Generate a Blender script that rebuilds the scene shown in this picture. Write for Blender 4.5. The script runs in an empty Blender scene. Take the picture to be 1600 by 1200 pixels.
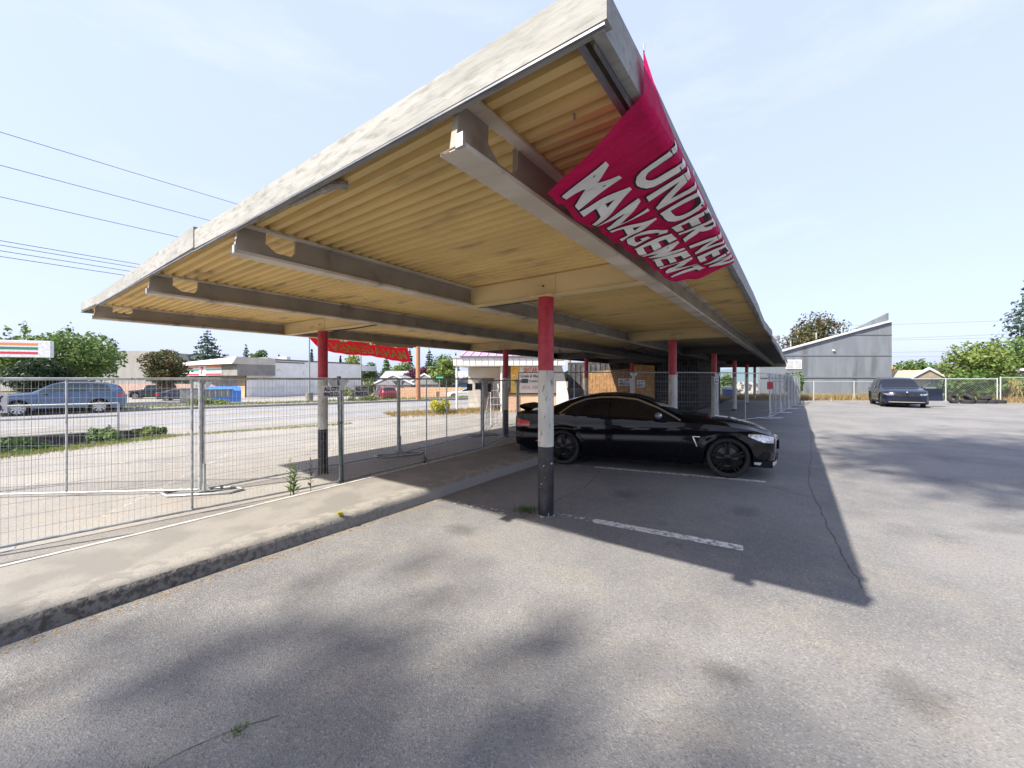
import bpy, bmesh, math, random
import numpy as np
from mathutils import Vector, Matrix
R = math.radians
random.seed(7); rng = np.random.default_rng(7)
scene = bpy.context.scene
COL = scene.collection

# ------------------------------------------------------------------ camera
EYE = 1.65
cam_d = bpy.data.cameras.new('camera'); cam = bpy.data.objects.new('camera', cam_d); COL.objects.link(cam)
cam.location = (0, 0, EYE); cam.rotation_euler = (R(90), 0, 0)
cam_d.sensor_width = 36; cam_d.lens = 13.84; cam_d.shift_y = -0.005
cam_d.clip_start = 0.05; cam_d.clip_end = 3000
scene.camera = cam

# ------------------------------------------------------------------ world, sun, exposure
SUNV = Vector((2.32, 1.60, -2.90)).normalized()          # the way the light travels
elev = math.asin(-SUNV.z); azim = math.atan2(-SUNV.x, -SUNV.y)
world = bpy.data.worlds.new('World'); scene.world = world; world.use_nodes = True
nt = world.node_tree; nt.nodes.clear()
sky = nt.nodes.new('ShaderNodeTexSky'); sky.sky_type = 'NISHITA'; sky.sun_disc = False
sky.sun_elevation = elev; sky.sun_rotation = azim
sky.air_density = 1.0; sky.dust_density = 3.0; sky.ozone_density = 1.0; sky.altitude = 50
tcw = nt.nodes.new('ShaderNodeTexCoord')
cn = nt.nodes.new('ShaderNodeTexNoise'); cn.inputs['Scale'].default_value = 1.6; cn.inputs['Detail'].default_value = 9; cn.inputs['Roughness'].default_value = .62
cmap = nt.nodes.new('ShaderNodeMapping'); cmap.inputs['Scale'].default_value = (1, 1.6, 4.5)
nt.links.new(tcw.outputs['Generated'], cmap.inputs['Vector']); nt.links.new(cmap.outputs['Vector'], cn.inputs['Vector'])
cr = nt.nodes.new('ShaderNodeValToRGB'); cr.color_ramp.elements[0].position = .52; cr.color_ramp.elements[0].color = (0, 0, 0, 1)
cr.color_ramp.elements[1].position = .82; cr.color_ramp.elements[1].color = (.55, .55, .55, 1)
nt.links.new(cn.outputs['Fac'], cr.inputs['Fac'])
veil = nt.nodes.new('ShaderNodeMix'); veil.data_type = 'RGBA'; veil.inputs['Factor'].default_value = .84
nt.links.new(sky.outputs['Color'], veil.inputs[6]); veil.inputs[7].default_value = (1.60, 1.82, 2.62, 1)      # thin even haze over the whole sky
cmix = nt.nodes.new('ShaderNodeMix'); cmix.data_type = 'RGBA'
nt.links.new(cr.outputs['Color'], cmix.inputs['Factor']); nt.links.new(veil.outputs[2], cmix.inputs[6]); cmix.inputs[7].default_value = (2.2, 2.35, 2.6, 1)
bg = nt.nodes.new('ShaderNodeBackground'); bg.inputs['Strength'].default_value = 0.15
wo = nt.nodes.new('ShaderNodeOutputWorld')
nt.links.new(cmix.outputs[2], bg.inputs['Color']); nt.links.new(bg.outputs['Background'], wo.inputs['Surface'])
sun_d = bpy.data.lights.new('sun', 'SUN'); sun_d.energy = 3.5; sun_d.angle = R(.8); sun_d.color = (1, .93, .82)
sun = bpy.data.objects.new('sun', sun_d); COL.objects.link(sun); sun.location = (-20, -20, 30)
sun.rotation_euler = SUNV.to_track_quat('-Z', 'Y').to_euler()
scene.view_settings.view_transform = 'Standard'; scene.view_settings.look = 'None'
scene.view_settings.exposure = 1.62; scene.view_settings.gamma = 1
scene.cycles.max_bounces = 8; scene.cycles.diffuse_bounces = 5

# ------------------------------------------------------------------ materials
MATS = {}
def mat(name, c1, c2=None, scale=8.0, rough=.7, bump=0.0, bscale=None, metal=0.0, coat=0.0, spec=.5,
        lo=.4, hi=.6, stretch=None, c3=None, s3=60., lo3=.55, hi3=.7, detail=6, emis=None, dist=.02, alpha=None):
    if name in MATS: return MATS[name]
    m = bpy.data.materials.new(name); m.use_nodes = True; MATS[name] = m
    n = m.node_tree.nodes; l = m.node_tree.links; b = n['Principled BSDF']
    b.inputs['Base Color'].default_value = (*c1, 1); b.inputs['Roughness'].default_value = rough
    b.inputs['Metallic'].default_value = metal; b.inputs['Coat Weight'].default_value = coat; b.inputs['Coat Roughness'].default_value = .04
    b.inputs['Specular IOR Level'].default_value = spec
    tc = n.new('ShaderNodeTexCoord'); src = tc.outputs['Object']
    if stretch:
        mp = n.new('ShaderNodeMapping'); mp.inputs['Scale'].default_value = stretch; l.new(src, mp.inputs['Vector']); src = mp.outputs['Vector']
    col = None
    if c2:
        t = n.new('ShaderNodeTexNoise'); t.inputs['Scale'].default_value = scale; t.inputs['Detail'].default_value = detail; l.new(src, t.inputs['Vector'])
        mr = n.new('ShaderNodeMapRange'); mr.interpolation_type = 'SMOOTHSTEP'; mr.inputs['From Min'].default_value = lo; mr.inputs['From Max'].default_value = hi; l.new(t.outputs['Fac'], mr.inputs['Value'])
        mx = n.new('ShaderNodeMix'); mx.data_type = 'RGBA'; l.new(mr.outputs['Result'], mx.inputs['Factor'])
        mx.inputs[6].default_value = (*c1, 1); mx.inputs[7].default_value = (*c2, 1); col = mx.outputs[2]
    if c3:
        t3 = n.new('ShaderNodeTexNoise'); t3.inputs['Scale'].default_value = s3; t3.inputs['Detail'].default_value = 3; l.new(src, t3.inputs['Vector'])
        mr3 = n.new('ShaderNodeMapRange'); mr3.inputs['From Min'].default_value = lo3; mr3.inputs['From Max'].default_value = hi3; l.new(t3.outputs['Fac'], mr3.inputs['Value'])
        mx3 = n.new('ShaderNodeMix'); mx3.data_type = 'RGBA'; l.new(mr3.outputs['Result'], mx3.inputs['Factor'])
        if col: l.new(col, mx3.inputs[6])
        else: mx3.inputs[6].default_value = (*c1, 1)
        mx3.inputs[7].default_value = (*c3, 1); col = mx3.outputs[2]
    if col: l.new(col, b.inputs['Base Color'])
    if bump:
        tb = n.new('ShaderNodeTexNoise'); tb.inputs['Scale'].default_value = bscale or scale * 4; tb.inputs['Detail'].default_value = 5; l.new(src, tb.inputs['Vector'])
        bp = n.new('ShaderNodeBump'); bp.inputs['Strength'].default_value = bump; bp.inputs['Distance'].default_value = dist
        l.new(tb.outputs['Fac'], bp.inputs['Height']); l.new(bp.outputs['Normal'], b.inputs['Normal'])
    if emis: b.inputs['Emission Color'].default_value = (*emis, 1); b.inputs['Emission Strength'].default_value = 1
    return m

def leafmat(name, c1, c2, scale=.9, trans=.35):
    if name in MATS: return MATS[name]
    m = bpy.data.materials.new(name); m.use_nodes = True; MATS[name] = m
    n = m.node_tree.nodes; l = m.node_tree.links; b = n['Principled BSDF']; out = n['Material Output']
    tc = n.new('ShaderNodeTexCoord'); t = n.new('ShaderNodeTexNoise'); t.inputs['Scale'].default_value = scale; t.inputs['Detail'].default_value = 5
    l.new(tc.outputs['Object'], t.inputs['Vector'])
    mr = n.new('ShaderNodeMapRange'); mr.inputs['From Min'].default_value = .38; mr.inputs['From Max'].default_value = .62; l.new(t.outputs['Fac'], mr.inputs['Value'])
    mx = n.new('ShaderNodeMix'); mx.data_type = 'RGBA'; l.new(mr.outputs['Result'], mx.inputs['Factor'])
    mx.inputs[6].default_value = (*c1, 1); mx.inputs[7].default_value = (*c2, 1)
    l.new(mx.outputs[2], b.inputs['Base Color']); b.inputs['Roughness'].default_value = .55; b.inputs['Specular IOR Level'].default_value = .3
    tr = n.new('ShaderNodeBsdfTranslucent'); l.new(mx.outputs[2], tr.inputs['Color'])
    ms = n.new('ShaderNodeMixShader'); ms.inputs[0].default_value = trans
    l.new(b.outputs[0], ms.inputs[1]); l.new(tr.outputs[0], ms.inputs[2]); l.new(ms.outputs[0], out.inputs['Surface'])
    return m

# ------------------------------------------------------------------ mesh helpers
class MB:
    def __init__(s): s.v = []; s.f = []; s.mi = []; s.m = 0
    def add(s, vs, fs, mi=None):
        o = len(s.v); s.v += [tuple(p) for p in vs]; s.f += [tuple(i + o for i in f) for f in fs]; s.mi += [s.m if mi is None else mi] * len(fs); return s
    def box(s, x0, x1, y0, y1, z0, z1, mi=None):
        vs = [(x, y, z) for z in (z0, z1) for y in (y0, y1) for x in (x0, x1)]
        return s.add(vs, [(0, 2, 3, 1), (4, 5, 7, 6), (0, 1, 5, 4), (2, 6, 7, 3), (0, 4, 6, 2), (1, 3, 7, 5)], mi)
    def quadbox(s, p, z0, z1, mi=None):                      # prism over a plan polygon (ccw)
        n = len(p); vs = [(x, y, z0) for x, y in p] + [(x, y, z1) for x, y in p]
        return s.add(vs, [tuple(reversed(range(n))), tuple(range(n, 2 * n))] + [(i, (i + 1) % n, n + (i + 1) % n, n + i) for i in range(n)], mi)
    def prism(s, poly, axis, a0, a1, mi=None):               # polygon extruded along an axis: 'x' -> poly is (y,z); 'y' -> poly is (x,z)
        def P(a, q): return (a, q[0], q[1]) if axis == 'x' else (q[0], a, q[1])
        n = len(poly); vs = [P(a0, q) for q in poly] + [P(a1, q) for q in poly]
        return s.add(vs, [tuple(range(n)), tuple(reversed(range(n, 2 * n)))] + [(i, n + i, n + (i + 1) % n, (i + 1) % n) for i in range(n)], mi)
    def tube(s, pts, r, n=8, mi=None, cap=True):
        pts = [Vector(p) for p in pts]; rs = r if isinstance(r, (list, tuple)) else [r] * len(pts)
        vs = []; fs = []; up = None
        for i, p in enumerate(pts):
            d = (pts[min(i + 1, len(pts) - 1)] - pts[max(i - 1, 0)])
            d = d.normalized() if d.length > 1e-9 else Vector((0, 0, 1))
            if up is None or abs(up.dot(d)) > .98: up = Vector((0, 0, 1)) if abs(d.z) < .9 else Vector((1, 0, 0))
            a = d.cross(up).normalized(); b = a.cross(d).normalized(); up = b
            for k in range(n):
                t = 2 * math.pi * (k + .5) / n; vs.append(p + (a * math.cos(t) + b * math.sin(t)) * rs[i])
        for i in range(len(pts) - 1):
            for k in range(n): fs.append((i * n + k, i * n + (k + 1) % n, (i + 1) * n + (k + 1) % n, (i + 1) * n + k))
        if cap: fs.append(tuple(reversed(range(n)))); fs.append(tuple(range((len(pts) - 1) * n, len(pts) * n)))
        return s.add(vs, fs, mi)
    def grid(s, P, mi=None, closed=False):                   # P[i][j] points
        a = len(P); b = len(P[0]); vs = [p for row in P for p in row]
        return s.add(vs, [(i * b + j, (i + 1) * b + j, (i + 1) * b + j + 1, i * b + j + 1) for i in range(a - 1) for j in range(b - 1)], mi)
    def lathe(s, prof, n=32, axis='y', mi=None, c=(0, 0, 0)):  # prof (radius, offset along axis)
        vs = []; 
        for r, h in prof:
            for k in range(n):
                t = 2 * math.pi * k / n; x, y = r * math.cos(t), r * math.sin(t)
                vs.append((c[0] + x, c[1] + h, c[2] + y) if axis == 'y' else (c[0] + x, c[1] + y, c[2] + h))
        fs = [(i * n + k, i * n + (k + 1) % n, (i + 1) * n + (k + 1) % n, (i + 1) * n + k) for i in range(len(prof) - 1) for k in range(n)]
        return s.add(vs, fs, mi)
    def build(s, name, mats, parent=None, smooth=False, bevel=0, label=None, fix=True):
        me = bpy.data.meshes.new(name); me.from_pydata(s.v, [], s.f); 
        if not isinstance(mats, (list, tuple)): mats = [mats]
        for m in mats: me.materials.append(m)
        me.polygons.foreach_set('material_index', s.mi)
        if fix:
            bm = bmesh.new(); bm.from_mesh(me); bmesh.ops.recalc_face_normals(bm, faces=bm.faces); bm.to_mesh(me); bm.free()
        if smooth: 
            me.polygons.foreach_set('use_smooth', [True] * len(me.polygons))
            me.set_sharp_from_angle(angle=R(smooth if smooth > 1 else 40))
        me.update()
        o = bpy.data.objects.new(name, me); COL.objects.link(o)
        if parent: o.parent = parent
        if bevel:
            md = o.modifiers.new('bevel', 'BEVEL'); md.width = bevel; md.segments = 2; md.limit_method = 'ANGLE'; md.angle_limit = R(40)
        if label: o['label'] = label
        return o

def tag(o, label=None, cat=None, group=None, kind=None):
    if label: o['label'] = label
    if cat: o['category'] = cat
    if group: o['group'] = group
    if kind: o['kind'] = kind
    return o
def empty(name, loc=(0, 0, 0), rz=0, label=None, cat=None, group=None):
    o = bpy.data.objects.new(name, None); COL.objects.link(o); o.location = loc; o.rotation_euler = (0, 0, rz); o.empty_display_size = .2
    return tag(o, label, cat, group)
def copy_tree(o, parent=None):
    c = o.copy(); COL.objects.link(c); c.parent = parent
    for ch in [x for x in COL.objects if x.parent == o]: copy_tree(ch, c)
    return c
def structure(o): o['kind'] = 'structure'; return o

def lerp(tab, x):
    xs = [t[0] for t in tab]; return float(np.interp(x, xs, [t[1] for t in tab]))
def smooth_tab(tab, n=200):
    xs = np.array([t[0] for t in tab]); ys = np.array([t[1] for t in tab])
    g = np.linspace(xs[0], xs[-1], n); y = np.interp(g, xs, ys); k = np.hanning(9); k /= k.sum()
    yp = np.pad(y, 4, mode='edge'); y2 = np.convolve(yp, k, 'valid'); y2[0] = y[0]; y2[-1] = y[-1]
    return list(zip(g, y2))

def text_geo(txt, size, bold=0., shear=0., space=1., res=4, sx=1.):
    """triangulated text as (verts2d, faces), origin at its lower left"""
    cu = bpy.data.curves.new('t', 'FONT'); cu.body = txt; cu.size = size; cu.offset = bold; cu.shear = shear; cu.space_character = space; cu.resolution_u = res
    o = bpy.data.objects.new('t', cu); COL.objects.link(o)
    dg = bpy.context.evaluated_depsgraph_get(); me = bpy.data.meshes.new_from_object(o.evaluated_get(dg))
    v = [(p.co.x * sx, p.co.y) for p in me.vertices]; f = [tuple(p.vertices) for p in me.polygons]
    bpy.data.objects.remove(o); bpy.data.curves.remove(cu); bpy.data.meshes.remove(me)
    if not v: return [], []
    x0 = min(p[0] for p in v); y0 = min(p[1] for p in v)
    return [(a - x0, b - y0) for a, b in v], f
def text_mb(txt, w, h, place, bold=0.02, shear=0., res=4, space=1., cuts=0, mb=None, mi=0):
    """text stretched to w x h; place(x, y) -> 3-D point. cuts>0 slices the letters so they can follow a bent sheet"""
    v, f = text_geo(txt, 1., bold, shear, space, res)
    W = max(p[0] for p in v); H = max(p[1] for p in v)
    v = [(x / W * w, y / H * h) for x, y in v]
    if cuts:
        bm = bmesh.new(); vs = [bm.verts.new((x, y, 0)) for x, y in v]; bm.verts.ensure_lookup_table()
        for q in f:
            try: bm.faces.new([vs[i] for i in q])
            except ValueError: pass
        for k in range(1, cuts):
            bmesh.ops.bisect_plane(bm, geom=bm.verts[:] + bm.edges[:] + bm.faces[:], plane_co=(w * k / cuts, 0, 0), plane_no=(1, 0, 0))
        for k in range(1, max(2, cuts // 4)):
            bmesh.ops.bisect_plane(bm, geom=bm.verts[:] + bm.edges[:] + bm.faces[:], plane_co=(0, h * k / max(2, cuts // 4), 0), plane_no=(0, 1, 0))
        bm.verts.index_update(); v = [(a.co.x, a.co.y) for a in bm.verts]; f = [tuple(a.index for a in q.verts) for q in bm.faces]; bm.free()
    mb = mb or MB(); mb.add([place(x, y) for x, y in v], f, mi); return mb

# ------------------------------------------------------------------ palette
M_asph = None
def asphalt(name, base, light, warm, sc=1.0):
    m = bpy.data.materials.new(name); m.use_nodes = True; MATS[name] = m
    n = m.node_tree.nodes; l = m.node_tree.links; b = n['Principled BSDF']; b.inputs['Roughness'].default_value = .82; b.inputs['Specular IOR Level'].default_value = .35
    tc = n.new('ShaderNodeTexCoord'); src = tc.outputs['Object']
    def noise(s, d=4, r=.5):
        t = n.new('ShaderNodeTexNoise'); t.inputs['Scale'].default_value = s; t.inputs['Detail'].default_value = d; t.inputs['Roughness'].default_value = r; l.new(src, t.inputs['Vector']); return t.outputs['Fac']
    def rg(v, a, c):
        t = n.new('ShaderNodeMapRange'); t.interpolation_type = 'SMOOTHSTEP'; t.inputs['From Min'].default_value = a; t.inputs['From Max'].default_value = c; l.new(v, t.inputs['Value']); return t.outputs['Result']
    def mix(f, a, c, w=None):
        x = n.new('ShaderNodeMix'); x.data_type = 'RGBA'
        if w is not None:
            mm = n.new('ShaderNodeMath'); mm.operation = 'MULTIPLY'; mm.inputs[1].default_value = w; l.new(f, mm.inputs[0]); f = mm.outputs[0]
        l.new(f, x.inputs['Factor'])
        for k, q in ((6, a), (7, c)):
            if isinstance(q, tuple): x.inputs[k].default_value = (*q, 1)
            else: l.new(q, x.inputs[k])
        return x.outputs[2]
    c = mix(rg(noise(.45, 6, .6), .35, .65), base, light)
    c = mix(rg(noise(1.7, 6, .65), .46, .70), c, warm, .75)
    dark = tuple(q * .45 for q in base)
    c = mix(rg(noise(.8 * sc, 8, .72), .56, .72), c, dark, .5)
    v = n.new('ShaderNodeTexVoronoi'); v.inputs['Scale'].default_value = 105; l.new(src, v.inputs['Vector'])
    hs = n.new('ShaderNodeSeparateColor'); l.new(v.outputs['Color'], hs.inputs['Color'])
    c = mix(rg(hs.outputs[0], .72, .95), c, tuple(min(1, q * 1.8) for q in light), .30)
    c = mix(rg(hs.outputs[1], .70, .95), c, tuple(q * .45 for q in base), .4)
    c = mix(rg(noise(38, 3, .7), .70, .76), c, (.02, .02, .02), .6)
    l.new(c, b.inputs['Base Color'])
    bp = n.new('ShaderNodeBump'); bp.inputs['Strength'].default_value = .55; bp.inputs['Distance'].default_value = .006
    add = n.new('ShaderNodeMath'); l.new(v.outputs['Distance'], add.inputs[0]); l.new(noise(160, 3), add.inputs[1]); l.new(add.outputs[0], bp.inputs['Height']); l.new(bp.outputs['Normal'], b.inputs['Normal'])
    return m
A_lot = asphalt('asphalt worn', (.150, .149, .151), (.215, .211, .207), (.22, .206, .183))
A_left = asphalt('asphalt pale', (.235, .222, .205), (.30, .283, .26), (.30, .265, .22))
A_road = asphalt('asphalt road', (.22, .22, .225), (.26, .26, .265), (.25, .245, .24))
A_soil = mat('bare ground', (.16, .13, .09), (.24, .20, .12), scale=1.2, rough=.95, bump=.4, bscale=12, c3=(.09, .12, .04), s3=.4, lo3=.5, hi3=.6)
A_conc = mat('concrete walk', (.185, .176, .160), (.235, .222, .20), scale=2.2, rough=.9, bump=.35, bscale=120, c3=(.15, .14, .12), s3=55, lo3=.6, hi3=.72, dist=.006)
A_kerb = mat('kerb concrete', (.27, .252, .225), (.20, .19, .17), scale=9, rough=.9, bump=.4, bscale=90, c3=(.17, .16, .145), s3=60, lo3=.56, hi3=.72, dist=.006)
A_kerbf = mat('kerb face shade', (.17, .162, .148), (.07, .066, .06), scale=22, rough=.95, bump=.8, bscale=60, c3=(.17, .16, .145), s3=40, lo3=.54, hi3=.70, dist=.010)  # the near kerb face's own shade, painted in as dark mottling
def lighten_along(m, c):      # fades the painted shade to a lit concrete tone along the far kerb face
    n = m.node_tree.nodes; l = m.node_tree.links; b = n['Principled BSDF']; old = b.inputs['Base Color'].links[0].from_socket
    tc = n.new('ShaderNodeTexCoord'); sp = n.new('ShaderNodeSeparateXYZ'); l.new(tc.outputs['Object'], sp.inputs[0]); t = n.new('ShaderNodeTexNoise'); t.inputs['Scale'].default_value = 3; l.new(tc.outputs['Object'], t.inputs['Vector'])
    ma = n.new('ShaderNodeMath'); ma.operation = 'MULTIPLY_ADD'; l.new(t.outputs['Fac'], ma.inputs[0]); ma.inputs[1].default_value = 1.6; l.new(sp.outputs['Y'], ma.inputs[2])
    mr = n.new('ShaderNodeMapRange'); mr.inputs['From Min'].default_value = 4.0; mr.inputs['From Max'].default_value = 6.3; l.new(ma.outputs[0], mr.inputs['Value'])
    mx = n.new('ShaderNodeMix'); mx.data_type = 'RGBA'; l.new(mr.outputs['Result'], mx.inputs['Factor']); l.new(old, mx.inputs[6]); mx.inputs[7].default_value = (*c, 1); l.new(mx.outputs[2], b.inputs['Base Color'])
lighten_along(A_kerbf, (.26, .25, .23))
A_white = mat('road paint white', (.62, .60, .57), (.48, .46, .43), scale=30, rough=.8)
M_galv = mat('galvanised pipe', (.36, .38, .39), (.50, .52, .53), scale=9, rough=.42, metal=.55, c3=(.22, .21, .2), s3=14, lo3=.62, hi3=.72)
M_wire = mat('fence wire', (.30, .32, .33), rough=.45, metal=.6)
M_gpost = mat('green grey steel', (.10, .13, .12), (.16, .19, .17), scale=12, rough=.5, metal=.5)
M_signw = mat('sign white', (.72, .72, .72), (.60, .60, .62), scale=7, rough=.5)
M_navy = mat('sign lettering navy', (.012, .012, .06), rough=.5)
M_back = mat('sign back dark', (.03, .03, .04), (.06, .06, .07), scale=10, rough=.6)
M_red = mat('column red', (.36, .012, .030), (.42, .025, .045), scale=9, rough=.42, c3=(.20, .02, .03), s3=22, lo3=.66, hi3=.7)
M_wht = mat('column white', (.60, .58, .53), (.47, .46, .42), scale=5, rough=.55, c3=(.24, .23, .20), s3=24, lo3=.61, hi3=.70, stretch=(1, 1, .4))
M_blk = mat('column black', (.018, .018, .022), (.03, .03, .035), scale=8, rough=.4, c3=(.45, .44, .42), s3=24, lo3=.68, hi3=.72)
M_steel = mat('beam paint', (.36, .31, .255), (.30, .26, .22), scale=3, rough=.6, c3=(.14, .11, .09), s3=9, lo3=.63, hi3=.74, stretch=(.3, 1, 1))
M_flange = mat('beam flange', (.50, .45, .38), (.42, .36, .28), scale=6, rough=.55, c3=(.12, .09, .07), s3=16, lo3=.58, hi3=.66, bump=.3, bscale=30)
M_cream = mat('cross beam cream', (.52, .43, .27), (.46, .38, .24), scale=3, rough=.6, c3=(.22, .17, .10), s3=10, lo3=.66, hi3=.74)

# ================================================================== GROUND
CU, CV = Vector((.583, .8125, 0)).normalized(), Vector((-.8125, .583, 0)).normalized()
ORG = Vector((.41, 4.76, 0)); YAW = math.atan2(CU.y, CU.x)
def uv(u, v, z=0.): p = ORG + CU * u + CV * v; return Vector((p.x, p.y, z))
W2 = Vector((.81, .586, 0)).normalized(); N2 = Vector((-W2.y, W2.x, 0))
def wn(w, n, z=0.): p = W2 * w + N2 * n; return Vector((p.x, p.y, z))

def sheet(name, poly, z, m, nsub=0):
    mb = MB(); mb.add([(p[0], p[1], z if len(p) < 3 or p[2] in (None, 0.0) else p[2]) for p in poly], [tuple(range(len(poly)))]); return structure(mb.build(name, m))
S = 900
sheet('ground', [(-S, -S), (S, -S), (S, S), (-S, S)], -1.35, A_soil)
# the paved lot on the camera's side of the walkway
k0 = uv(-14, 1.57); k1 = uv(34, 1.66)
sheet('parking_lot', [k0, (k0.x, -20, 0), (70, -20, 0), (70, 31.5, 0), (k1.x + 3, 31.5, 0), k1], 0.0, A_lot)
mb = MB()   # lot's end and its far edge earth bank
mb.add([(12, 31.5, 0), (70, 31.5, 0), (70, 60, -.1), (12, 60, -.1)], [(0, 1, 2, 3)])
structure(mb.build('dry_ground', A_soil))
# lower lot to the left, with the ditch cut out of it
dl = [(-12.7, 9.75), (-12.3, 10.9), (-12.2, 12.2), (-12.5, 13.6)]
LZ = -.3
left_poly = [uv(-14, 2.6, LZ), uv(40, 3.4, LZ)] + [wn(60, 21.6, LZ), wn(-2.4, 21.6, LZ), Vector((-12.9, 13.8, LZ))] + [Vector((x, y, LZ)) for x, y in reversed(dl)] + [Vector((-15.5, 6.6, LZ)), Vector((-19, 4, LZ)), Vector((-24, -2, LZ)), Vector((-24, -14, LZ))]
sheet('lower_lot', left_poly, LZ, A_left)
# ditch
mb = MB(); top = [Vector((-24, -2, LZ)), Vector((-19, 4, LZ)), Vector((-15.5, 6.6, LZ))] + [Vector((x, y, LZ)) for x, y in dl] + [Vector((-12.9, 13.8, LZ))]
bot = [wn(-26, 18.4, -.95), wn(-22, 18.4, -.95), wn(-12, 18.4, -.95), wn(-7.4, 18.4, -.95), wn(-5.2, 18.4, -.92), wn(-3.6, 18.4, -.75), wn(-2.9, 18.4, -.55), wn(-2.4, 18.4, -.35)]
mb.add(top + bot, [(i, i + 1, 8 + i + 1, 8 + i) for i in range(7)])
structure(mb.build('ditch', mat('ditch earth', (.05, .045, .035), (.10, .085, .06), scale=3, rough=1, bump=.5, bscale=10)))
o = MB().quadbox([wn(-34, 18.2)[:2], wn(-2.6, 18.2)[:2], wn(-2.6, 18.5)[:2], wn(-34, 18.5)[:2]], -1.2, -.08).build('retaining_wall', mat('wall dark concrete', (.11, .105, .10), (.06, .06, .058), scale=3, rough=.95, bump=.4, bscale=20, c3=(.2, .19, .18), s3=5, lo3=.6, hi3=.7))
tag(o, 'low dark concrete retaining wall along the weedy ditch under the pipe railing', 'retaining wall')
sheet('pavement', [wn(-34, 18.5), wn(-2.6, 18.5), wn(-3.2, 21.5), wn(-34, 21.5)], -.12, A_conc)
mb = MB(); mb.quadbox([wn(-34, 21.5)[:2], wn(-6, 21.5)[:2], wn(-6, 21.65)[:2], wn(-34, 21.65)[:2]], -.5, -.13); structure(mb.build('kerb', A_kerb))
# road
sheet('road', [wn(-120, 21.6), wn(120, 21.6), wn(120, 33.2), wn(-120, 33.2)], -.345, A_road)
mb = MB()
for n_, pat in ((27.2, 0), (27.45, 0)):
    mb.add([wn(-90, n_, -.341), wn(90, n_, -.341), wn(90, n_ + .1, -.341), wn(-90, n_ + .1, -.341)], [(0, 1, 2, 3)], 1)
for n_ in (24.3, 30.2):
    for k in range(-10, 12):
        mb.add([wn(k * 9, n_, -.341), wn(k * 9 + 3, n_, -.341), wn(k * 9 + 3, n_ + .12, -.341), wn(k * 9, n_ + .12, -.341)], [(0, 1, 2, 3)], 0)
structure(mb.build('road_marking', [A_white, mat('road paint yellow', (.55, .40, .10), (.35, .28, .14), scale=9, rough=.8)]))
mb = MB(); mb.quadbox([wn(-120, 33.2)[:2], wn(120, 33.2)[:2], wn(120, 33.4)[:2], wn(-120, 33.4)[:2]], -.6, -.2); structure(mb.build('kerb', A_kerb))
sheet('pavement', [wn(-120, 33.4), wn(120, 33.4), wn(120, 34.9), wn(-120, 34.9)], -.21, A_conc)
mb = MB(); mb.add([wn(-120, 34.9, -.22), wn(120, 34.9, -.22), wn(120, 38, -.75), wn(-120, 38, -.75)], [(0, 1, 2, 3)]); structure(mb.build('verge', mat('verge dry grass', (.20, .17, .09), (.12, .15, .05), scale=1.4, rough=1, bump=.6, bscale=25)))
sheet('far_lot', [wn(-120, 38), wn(120, 38), wn(120, 90), wn(-120, 90)], -.9, A_left)
# walkway: kerb strip + slab
mb = MB(); N = 60
rows = []
for i in range(N + 1):
    u = -14 + i * 25 / N; vk = 1.555 + .012 * math.sin(u * 1.7) + .004 * (u + 3)
    rr = []
    for dv, z in ((-.02, -.05), (0.0, 0.0), (.012, .085), (.03, .125), (.065, .148), (.11, .155), (.26, .155)):
        j = .006 * math.sin(u * 7.1 + dv * 90) + .004 * math.sin(u * 19 + z * 50)
        rr.append(uv(u, vk + dv + j, z))
    rows.append(rr)
mb.grid(rows)
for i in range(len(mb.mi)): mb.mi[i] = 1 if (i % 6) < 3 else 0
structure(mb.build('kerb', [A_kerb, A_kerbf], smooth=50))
mb = MB(); rows = []; rows2 = []
for i in range(26):
    u = -14 + i; a = 1.555 + .26 + .004 * (u + 3) - .006; b = 2.69 + max(0, u + 3) * .035
    rows.append([uv(u, a, .151), uv(u, (a + b) / 2, .150), uv(u, b, .150)]); rows2.append([uv(u, b - .004, .155), uv(u, b + .05, .155), uv(u, b + .05, -.35)])
mb.grid(rows); structure(mb.build('walkway', A_conc))
mb = MB(); mb.grid(rows2); structure(mb.build('walkway_edge', mat('edge pale concrete', (.46, .45, .42), (.34, .33, .31), scale=12, rough=.8)))
# painted stall lines
def stripe(name, a, b, w, m, z=.004, wear=None):
    a = Vector((a[0], a[1], 0)); b = Vector((b[0], b[1], 0)); d = (b - a).normalized(); s = Vector((-d.y, d.x, 0)) * w / 2; L = (b - a).length; nn = max(2, int(L / .06)); rows = []
    for i in range(nn + 1):
        p = a + d * (L * i / nn); e = (random.random() - .5) * .018; p1 = p + s * (1 + e / w); p2 = p - s * (1 - e / w); rows.append([(p1.x, p1.y, z), (p2.x, p2.y, z)])
    mbb = MB(); mbb.grid(rows); return structure(mbb.build(name, m))
def worn_paint(name, lo, hi):
    m = mat(name, (.66, .65, .63), (.52, .51, .49), scale=20, rough=.85)
    n = m.node_tree.nodes; l = m.node_tree.links; b = n['Principled BSDF']
    tc = n.new('ShaderNodeTexCoord'); t = n.new('ShaderNodeTexNoise'); t.inputs['Scale'].default_value = 14; t.inputs['Detail'].default_value = 8; t.inputs['Roughness'].default_value = .75; l.new(tc.outputs['Object'], t.inputs['Vector'])
    mr = n.new('ShaderNodeMapRange'); mr.inputs['From Min'].default_value = lo; mr.inputs['From Max'].default_value = hi; l.new(t.outputs['Fac'], mr.inputs['Value']); l.new(mr.outputs['Result'], b.inputs['Alpha'])
    return m
P1 = worn_paint('worn stall paint', .38, .50); P2 = worn_paint('faded stall paint', .52, .60)
stripe('stall_line', (.95, 4.58), (2.25, 3.83), .14, P1)
stripe('stall_line', (.35, 4.93), (.95, 4.58), .11, P2)
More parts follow.
